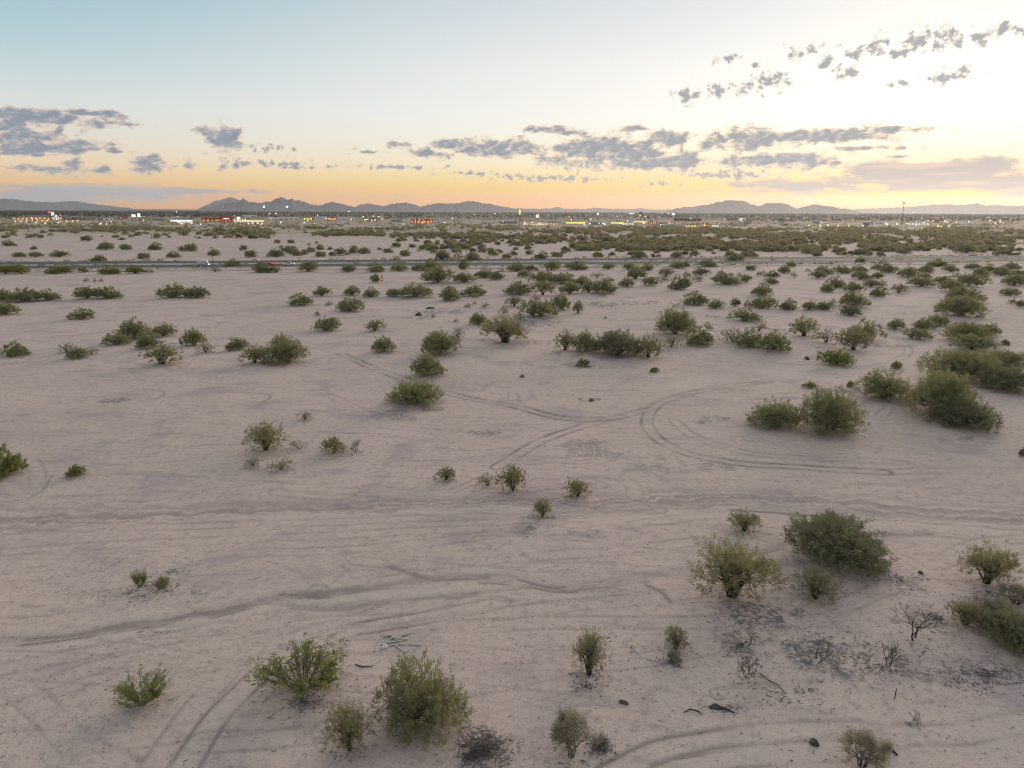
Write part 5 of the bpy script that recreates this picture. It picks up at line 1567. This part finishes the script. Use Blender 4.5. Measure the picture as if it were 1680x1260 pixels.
B(800, 367.5, 24, 3.4, 'low white shed left of the tall lit sign', 'white', win=4, roofmat='roof_white')
B(834, 367, 30, 3.6, 'grey warehouse at the foot of the tall lit sign', 'grey', win=5)
B(878, 370, 40, 4, 'row of white shops right of the tall lit sign', 'white', win=8, winmat='lit_warm', roofmat='roof_white')
B(906, 369, 20, 4, 'pink lit shop left of the yellow and green station', 'pink', win=4, winmat='lit_warm')
canopy(944, 372, 32, 7.5, 'yellow and green filling station in the middle of town', 'lit_yellow', 'wall_yellow')
B(958, 371, 6, 5, 'green-lit kiosk of the yellow station', 'white', win=2, winmat='lit_green')
B(977, 369, 20, 5, 'grey depot right of the yellow and green station', 'grey', win=4, roofmat='roof_white')
canopy(1013, 371, 22, 6, 'yellow-lit station left of the white store', 'lit_yellow', 'wall_cream')
B(1030, 370, 18, 5, 'white lit store between two yellow stations', 'white', win=5, winmat='lit_white')
canopy(1051, 369, 20, 6, 'yellow-lit station right of the white store', 'lit_warm', 'wall_yellow')
B(1072, 369, 10, 6, 'red brick diner with orange light', 'red', win=3, winmat='lit_orange')
B(1088, 371, 12, 5, 'grey-green kiosk right of the red diner', 'grey', win=3, winmat='lit_white')
B(1105, 372.5, 34, 4, 'white parking deck behind the scrub', 'white', win=6, roofmat='roof_white')
B(1133, 373, 18, 5, 'yellow-lit store behind dark bushes', 'yellow', win=4, winmat='lit_yellow')
B(1128, 363, 44, 5, 'long brown warehouse at the back of town', 'brown', win=6)
B(1156, 372.5, 10, 6, 'orange-lit shop with a red sign', 'brown', win=3, winmat='lit_orange', sign='lit_red')
B(1173, 373, 12, 5, 'white fronted shop with three lamps', 'white', win=3, winmat='lit_white')
B(1226, 367, 12, 3.4, 'small grey house under three white lamps', 'grey', 'gable', 'roof_grey', win=3)
B(1300, 363, 14, 3, 'pale house among the trees right of town', 'cream', 'gable', 'roof_grey', win=3)
B(1339, 367, 11, 4.4, 'pale blue house left of the brown slope', 'blue', 'gable', 'roof_white', win=3)
B(1345, 362, 18, 2.6, 'long low pink house behind the pale blue one', 'pink', win=4)
B(1420, 371.5, 9, 5.5, 'blue-white cube house left of the tall mast', 'blue', win=3, winmat='glass')
B(1431, 367, 30, 2.8, 'long bright white roof left of the tall mast', 'white', win=5, roofmat='roof_white')
B(1500, 370, 18, 5, 'white house right of the tall mast', 'white', win=4, winmat='lit_white', roofmat='roof_white')
B(1517, 369, 12, 4.5, 'second lit house right of the tall mast', 'cream', 'gable', 'roof_white', win=3, winmat='lit_white')
B(1582, 372, 28, 1.9, 'long low white trailer home far right', 'white', win=5, roofmat='roof_white')
B(1589, 366, 7, 2.8, 'small white roof behind the long trailer home', 'white', 'gable', 'roof_white', win=2)
B(1620, 369, 8, 3, 'small house with white roof far right', 'white', 'gable', 'roof_white', win=2)
B(1643, 367, 8, 4, 'tiny lit house near the right edge', 'cream', 'gable', 'roof_white', win=2, winmat='lit_white')

rh = random.Random(14)
for i in range(22):
    px, yb = rh.uniform(1235, 1675), rh.uniform(357.5, 371)
    B(px, yb, rh.uniform(5, 11), rh.uniform(2.4, 3.6), 'tiny pale house in the scattered far right suburb', rh.choice(['white', 'cream', 'white', 'tan', 'pink']), rh.choice(['flat', 'gable', 'gable']), rh.choice(['roof_white', 'roof_white', 'roof_grey', 'roof_red']), win=2, winmat=rh.choice(['glass', 'glass', 'lit_warm']), name='house', cat='house')
for i in range(12):
    px, yb = rh.uniform(-10, 640), rh.uniform(355.5, 360)
    B(px, yb, rh.uniform(6, 13), rh.uniform(2.4, 3.4), 'tiny pale roof among the dark trees behind the left of town', rh.choice(['white', 'cream', 'tan', 'pink']), rh.choice(['flat', 'gable']), rh.choice(['roof_white', 'roof_grey', 'roof_red']), win=2, name='house', cat='house')

def lamp(px, py, mat, label, hpx=5.0, r=.75, group='street lamps of the town'):
    """post with a lamp head; (px, py) is where the light is seen"""
    x, y = ground_at(px, py + hpx)
    mp = metres_per_px(x, y)
    Hh = hpx*mp
    e = empty('street_lamp', (x, y, 0))
    tag(e, label, 'street lamp', group)
    MB().tube([(0, 0, 0), (0, 0, Hh - r*.6)], [.14, .09], 5).build('post', M['steel'], e)
    MB().lathe([(r*.35, -r*.8), (r*.9, -r*.35), (r, 0), (r*.85, r*.35), (r*.3, r*.6)], (0, 0, Hh), 8).build('lamp_head', M[mat], e)
    return e
LAMPS = [
 ('lamp_white', 'white lamp above the trees behind the brightest station', [(290, 348)]),
 ('lamp_white', 'white lamp glaring at the brightest filling station', [(286, 363), (291, 361), (294, 365), (303, 362), (308, 360), (311, 364), (315, 366), (299, 367)]),
 ('lamp_orange', 'orange lamp in the rows of the supermarket car park', [(24, 359), (31, 359), (38, 359), (45, 359), (26, 363), (35, 363), (44, 363), (54, 361), (62, 361), (70, 362), (78, 362), (100, 363), (110, 363), (120, 363), (60, 365), (75, 366), (96, 365), (128, 362)]),
 ('lamp_white', 'white lamp of the glowing shop by the red restaurant', [(385, 354), (388, 357), (391, 361), (395, 358), (398, 363)]),
 ('lamp_warm', 'warm lamp round the yellow station forecourt', [(403, 361), (415, 366), (430, 367.5), (423, 366), (408, 367)]),
 ('lamp_green', 'green lamp right of the yellow station', [(461, 365)]),
 ('lamp_white', 'white lamp behind the white warehouse, one of two', [(443, 350), (453, 350.5)]),
 ('lamp_white', 'white lamp over the shed right of the domed building', [(521, 353)]),
 ('lamp_white', 'white lamp left of the orange-lit diner', [(535, 358)]),
 ('lamp_yellow', 'yellow lamp on the domed yellow building', [(507, 356)]),
 ('lamp_orange', 'orange lamp at the orange-lit diner', [(541, 358), (545, 359.5), (549, 358)]),
 ('lamp_white', 'white lamp right of the thin mast', [(576, 360), (596, 356)]),
 ('lamp_warm', 'warm lamp in the cluster left of the palms', [(602, 360), (609, 357), (613, 354.5), (622, 355)]),
 ('lamp_orange', 'orange lamp on the motel under the palms', [(681, 361), (689, 361), (695, 361.5), (707, 361), (687, 365), (695, 365), (703, 365)]),
 ('lamp_white', 'white lamp at the low building right of the motel', [(730, 365)]),
 ('lamp_warm', 'pinkish lamp beyond the arched hall', [(742, 358)]),
 ('lamp_yellow', 'yellowish far lamp left of the tall lit sign', [(778, 352)]),
 ('lamp_white', 'white far lamp nearest left of the tall lit sign', [(812, 350.5)]),
 ('lamp_white', 'white lamp low at the foot of the tall lit sign', [(825, 363)]),
 ('lamp_warm', 'warm lamp before the row of white shops', [(861, 366), (873, 365), (884, 367)]),
 ('lamp_red', 'red lamp before the row of white shops', [(888, 367)]),
 ('lamp_warm', 'warm lamp above the yellow and green station', [(937, 361)]),
 ('lamp_white', 'white lamp beside the grey depot', [(969, 360), (968, 367), (983, 367), (992, 368)]),
 ('lamp_yellow', 'yellow lamp at the twin yellow stations', [(1006, 365), (1018, 366), (1029, 363), (1040, 365), (1056, 366)]),
 ('lamp_warm', 'warm lamp beside the lit palm', [(1050, 354), (1058, 355)]),
 ('lamp_orange', 'orange lamp above the red diner', [(1064, 361), (1073, 364)]),
 ('lamp_red', 'red lamp above the white parking deck', [(1098, 366)]),
 ('lamp_white', 'white far lamp beside the far white sign', [(1086, 350), (1096, 350), (1150, 348)]),
 ('lamp_yellow', 'yellow lamp above the long brown warehouse', [(1133, 359)]),
 ('lamp_red', 'red lamp over the orange-lit shop', [(1152, 364)]),
 ('lamp_orange', 'orange lamp at the orange-lit shop', [(1155, 369)]),
 ('lamp_white', 'white lamp of the shop with three lamps', [(1171, 367), (1180, 367), (1188, 359)]),
 ('lamp_white', 'white lamp in the group over the small grey house', [(1213, 359), (1217, 359), (1215, 361.5), (1223, 359)]),
 ('lamp_warm', 'far warm lamp under the pair of steep hills', [(1194, 349.5), (1266, 349.5), (1305, 349.5), (1320, 349.5)]),
 ('lamp_warm', 'lamp in the evenly spaced row along the brown slope', [(1327, 370), (1345, 370.5), (1358, 370), (1374, 370.5), (1392, 370.5), (1415, 370.5)]),
 ('lamp_white', 'white lamp left of the tall mast', [(1434, 367), (1452, 366), (1455, 368), (1471, 367.5)]),
 ('lamp_white', 'white lamp on the lit houses right of the tall mast', [(1503, 365), (1515, 365)]),
 ('lamp_orange', 'orange lamp behind the lit houses right of the tall mast', [(1522, 362), (1530, 362), (1523, 368)]),
 ('lamp_yellow', 'yellow lamp before the long trailer home', [(1538, 371), (1543, 371.5), (1556, 370.5)]),
 ('lamp_white', 'lamp among the far right houses', [(1550, 363), (1554, 364.5), (1589, 364), (1623, 362), (1640, 363)]),
 ('lamp_white', 'far lamp on the right horizon', [(1452, 349), (1498, 348.5), (1597, 351), (1625, 351)]),
]
for mat, lab, pts in LAMPS:
    for p in pts:
        lamp(p[0], p[1], mat, lab, 4.5 if p[1] < 352 else 5.5, .6 if p[1] > 352 else .8, lab.split(' lamp')[0] + ' lamps: ' + lab)

rl = random.Random(77)
for i in range(44):
    lamp(rl.choice([rl.uniform(380, 1200), rl.uniform(380, 1200), rl.uniform(1200, 1670), rl.uniform(20, 330)]), rl.uniform(352, 368), rl.choice(['lamp_warm', 'lamp_warm', 'lamp_orange', 'lamp_white']), 'small faint lamp scattered among the roofs and trees of town', 4.5, .38, 'faint lamps of the town')

def high_mast(px, ytop, ybase, mat, label, head='ring', r=1.0):
    x, y = ground_at(px, ybase)
    mp = metres_per_px(x, y)
    Hh = (ybase - ytop)*mp
    e = empty('light_mast', (x, y, 0)); tag(e, label, 'mast')
    MB().tube([(0, 0, 0), (0, 0, Hh*.5), (0, 0, Hh)], [.55, .42, .28], 8).build('pole', M['pole_dark'], e)
    if head == 'ring':
        MB().lathe([(.5, -1.6), (2.4, -1.2), (2.6, -.5), (1.2, .3), (.3, .7)], (0, 0, Hh), 12).build('lamp_ring', M['pole_dark'], e)
        for k in range(6):
            t = k*math.pi/3
            MB().box(2.3*math.cos(t) - .4, 2.3*math.cos(t) + .4, 2.3*math.sin(t) - .4, 2.3*math.sin(t) + .4, Hh - 2.1, Hh - 1.35).build('floodlight', M['steel'], e)
    elif head == 'lamp':
        MB().lathe([(r*.4, -r), (r, -.2*r), (r, .3*r), (r*.4, r)], (0, 0, Hh), 10).build('lamp_head', M[mat], e)
    elif head == 'low_lamp':
        MB().lathe([(.4, -.8), (1.0, 0), (.4, .8)], (0, 0, Hh*.58), 8).build('lamp_head', M[mat], e)
        MB().box(-1.5, 1.5, -.1, .1, Hh*.86, Hh*.88).build('crossarm', M['pole_dark'], e)
    return e
high_mast(1478, 333.5, 374, 'lamp_white', 'tallest dark mast with a round lamp ring against the sunset')
high_mast(434.5, 339.5, 357, 'lamp_white', 'left of two tall glowing floodlight poles before the mountains', 'lamp', 1.7)
high_mast(472, 340, 357, 'lamp_white', 'right of two tall glowing floodlight poles before the mountains', 'lamp', 1.9)
high_mast(573, 337.5, 361, 'lamp_green', 'thin dark mast with a small green lamp', 'low_lamp')
high_mast(980, 352, 367, 'lamp_white', 'short mast with a lamp behind the grey depot', 'lamp', 1.2)

def pole_sign(px, ytop, ybase, w, h, mat, label, posts=1):
    x, y = ground_at(px, ybase)
    mp = metres_per_px(x, y)
    Hh, W, S = (ybase - ytop)*mp, w*mp, h*mp
    e = empty('pole_sign', (x, y, 0), -math.atan2(x, y)); tag(e, label, 'sign', 'pole signs of the town')
    for s in ([0] if posts == 1 else [-W*.3, W*.3]):
        MB().tube([(s, .1, 0), (s, .1, Hh - S - .003)], [.5, .4], 7).build('pole', M['pole_dark'], e)
    MB().box(-W/2, W/2, -.4, .6, Hh - S, Hh).build('sign_box', M['steel'], e)
    MB().box(-W/2 + .2, W/2 - .2, -.55, -.41, Hh - S + .2, Hh - .2).build('sign_face', M[mat], e)
    return e
pole_sign(852.5, 344.5, 367, 2.6, 8, 'lit_yellow', 'tall narrow yellow-white sign on a high pole in mid town')
pole_sign(882, 352.5, 366, 4.4, 4.5, 'lit_white', 'square white sign on a pole right of the tall narrow sign')
pole_sign(88, 348.5, 361, 4, 6, 'lit_white', 'white peaked sign above the tan supermarket')
pole_sign(220, 352, 363, 6, 4.2, 'lit_white', 'left of the pair of glowing white signs', 2)
pole_sign(229, 350.5, 364, 4.4, 6, 'lit_white', 'right of the pair of glowing white signs')
pole_sign(1036, 349.5, 354.5, 8, 1.8, 'lit_white', 'wide white far sign left of the red far sign', 2)
pole_sign(1104.5, 350, 355, 5, 2.6, 'lit_white', 'short white far sign under the flat-topped mountain', 2)
pole_sign(83, 346.5, 361, 4, 3.5, 'lit_red', 'small red sign beside the white peaked sign')
pole_sign(361.5, 355.5, 364, 1.8, 4, 'lit_white', 'narrow white sign before the long red roof')
pole_sign(1152.5, 360.5, 371, 2.0, 5, 'lit_red', 'narrow red sign above the orange-lit shop')

# parked cars in the supermarket car park
rc = random.Random(8)
for i, px in enumerate(np.linspace(128, 152, 9)):
    x, y = ground_at(px, 371 + (i % 2)*.6)
    c = ['car_white', 'car_dark', 'car_white', 'car_red', 'car_dark'][i % 5]
    car((x, y, 0), 1.3 + rc.uniform(-.1, .1), c, {'car_white': 'white', 'car_dark': 'dark', 'car_red': 'red'}[c] + ' car in the row parked before the pink strip mall', 'cars parked before the pink strip mall', False)

# palms
def palm_mesh(seed):
    rg = np.random.default_rng(seed)
    tr = MB(); tr.tube([(0, 0, -.02), (.01, .01, .4), (.02, 0, .86)], [.022, .017, .014], 6)
    cr = MB()
    for i in range(26):
        a = 2*math.pi*i/26 + rg.random()*.2; up = rg.uniform(-.6, 1.0)
        L = rg.uniform(.13, .18)
        p0 = np.array([.02, 0, .87]); d = np.array([math.cos(a), math.sin(a), 0])
        s = np.array([-math.sin(a), math.cos(a), 0])
        pts = [p0, p0 + d*L*.45 + (0, 0, .06*up + .02), p0 + d*L*.8 + (0, 0, .05*up - .01), p0 + d*L + (0, 0, .02*up - .07)]
        n = len(cr.v)
        for q, w in zip(pts, (.008, .028, .022, .004)):
            cr.v += [tuple(q + s*w - (0, 0, w*.4)), tuple(q + (0, 0, w*.3)), tuple(q - s*w - (0, 0, w*.4))]
        for k in range(3):
            for j in range(2):
                cr.f.append((n + 3*k + j, n + 3*k + j + 1, n + 3*k + j + 4, n + 3*k + j + 3))
    M.setdefault('palm_leaf', leaf_mat('palm_frond', (.06, .055, .03), (.09, .08, .04), (.07, .06, .04), .15))
    return tr.mesh('trunk', M['wood']), cr.mesh('fronds', M['palm_leaf'])
PALMS = [palm_mesh(1), palm_mesh(2)]
def palm(px, ytop, ybase, label):
    x, y = ground_at(px, ybase)
    h = (ybase - ytop)*metres_per_px(x, y)
    e = empty('palm_tree', (x, y, 0), px, (h, h, h)); tag(e, label, 'palm', 'palms of the town')
    t, c = PALMS[int(px) % 2]
    add_obj('trunk', t, e); add_obj('fronds', c, e)
for px, yt, yb, lab in [(680, 349.5, 364, 'tallest palm at the left of the motel group'), (684, 352.5, 364, 'short palm second in the motel group'), (689, 351, 365, 'middle palm of the motel group'), (692, 355, 365, 'lowest palm of the motel group'),
                        (704, 354, 366, 'palm standing alone at the right end of the motel'), (655, 355, 364, 'left of three small palms behind the grey flat building'), (661, 354.5, 364, 'middle of three small palms behind the grey flat building'), (667, 354, 364, 'right of three small palms behind the grey flat building'),
                        (1051, 347, 366, 'tall lamp-lit palm above the yellow station'), (1064, 355.5, 368, 'palm with orange light beside the red diner'), (748, 345, 356, 'lone far palm on the horizon left of the tall lit sign'), (978, 347, 356, 'lone far palm behind the grey depot')]:
    palm(px, yt, yb, lab)

# dark trees between and behind the houses: a far wood that reads as one mass
def far_wood():
    rg = np.random.default_rng(17)
    lib = []
    for p in PROTO['D1']:
        v = np.zeros(len(p[0].vertices)*3, np.float32); p[0].vertices.foreach_get('co', v); lib.append(v.reshape(-1, 4, 3))
    VV, TT = [], []
    NN = 16000
    PX = rg.uniform(-150, 1830, NN); PY = 347.2 + .003*PX + rg.exponential(3.4, NN)
    for px, py, ff in zip(PX, PY, fbm(PX/40, PY/2, 5, 2)):
        if py > 364: continue
        dens = np.interp(px, [-150, 330, 430, 700, 1000, 1250, 1700], [1.0, .9, .45, .4, .55, 1.1, 1.2])
        if py < 351: dens = max(dens, .65)
        if py > 357 and 20 < px: dens *= .25 if px < 1190 else .8
        if rg.random() > dens*(.3 + 1.5*ff): continue
        x, y = ground_at(px, py)
        if y > 15000 or y < 1300: continue
        d = math.hypot(x, y)
        w = rg.uniform(5, 12)*min(2.6, max(1, d/3500)); hh = min(w, 11)*rg.uniform(.55, .95)
        if px < 400: hh *= 1.15
        q = lib[rg.integers(len(lib))]
        sel = q[rg.integers(0, len(q), 10 if d > 4000 else 22)]
        c = sel.mean(1, keepdims=True)
        sel = (sel - c)*(3.4, 3.4, 2.4) + c
        VV.append(sel.reshape(-1, 3)*(w, w, hh) + (x, y, 0)); TT.append(np.full(len(sel)*4, rg.random()))
    V, T = np.concatenate(VV), np.concatenate(TT)
    V[:, 2] = np.maximum(V[:, 2], 0)
    M['leaf_wood'] = leaf_mat('far_tree_leaf', (.060, .062, .042), (.095, .088, .056), (.08, .07, .05), .15)
    me = new_mesh('far_trees', V, np.arange(len(V)).reshape(-1, 4), [M['leaf_wood']])
    at = me.attributes.new('tint', 'FLOAT', 'POINT'); at.data.foreach_set('value', T.astype(np.float32))
    tag(add_obj('far_trees', me), 'dark belt of trees in and behind the town', 'trees', kind='stuff')
far_wood()

# ------------------------------------------------------------------ the air between here and the mountains
hz = MB().box(-24500, 24500, -24500, 24500, -3.0, 430.0)
hm = bpy.data.materials.new('haze')
hm.use_nodes = True
ht = hm.node_tree
for n in list(ht.nodes):
    ht.nodes.remove(n)
pv = ht.nodes.new('ShaderNodeVolumePrincipled')
pv.inputs['Color'].default_value = (.90, .92, 1.0, 1)
pv.inputs['Density'].default_value = 3.4e-5
pv.inputs['Anisotropy'].default_value = 0.6
ho = ht.nodes.new('ShaderNodeOutputMaterial')
ht.links.new(pv.outputs[0], ho.inputs['Volume'])
tag(hz.build('haze', hm), 'thin pale haze over the plain', kind='stuff')
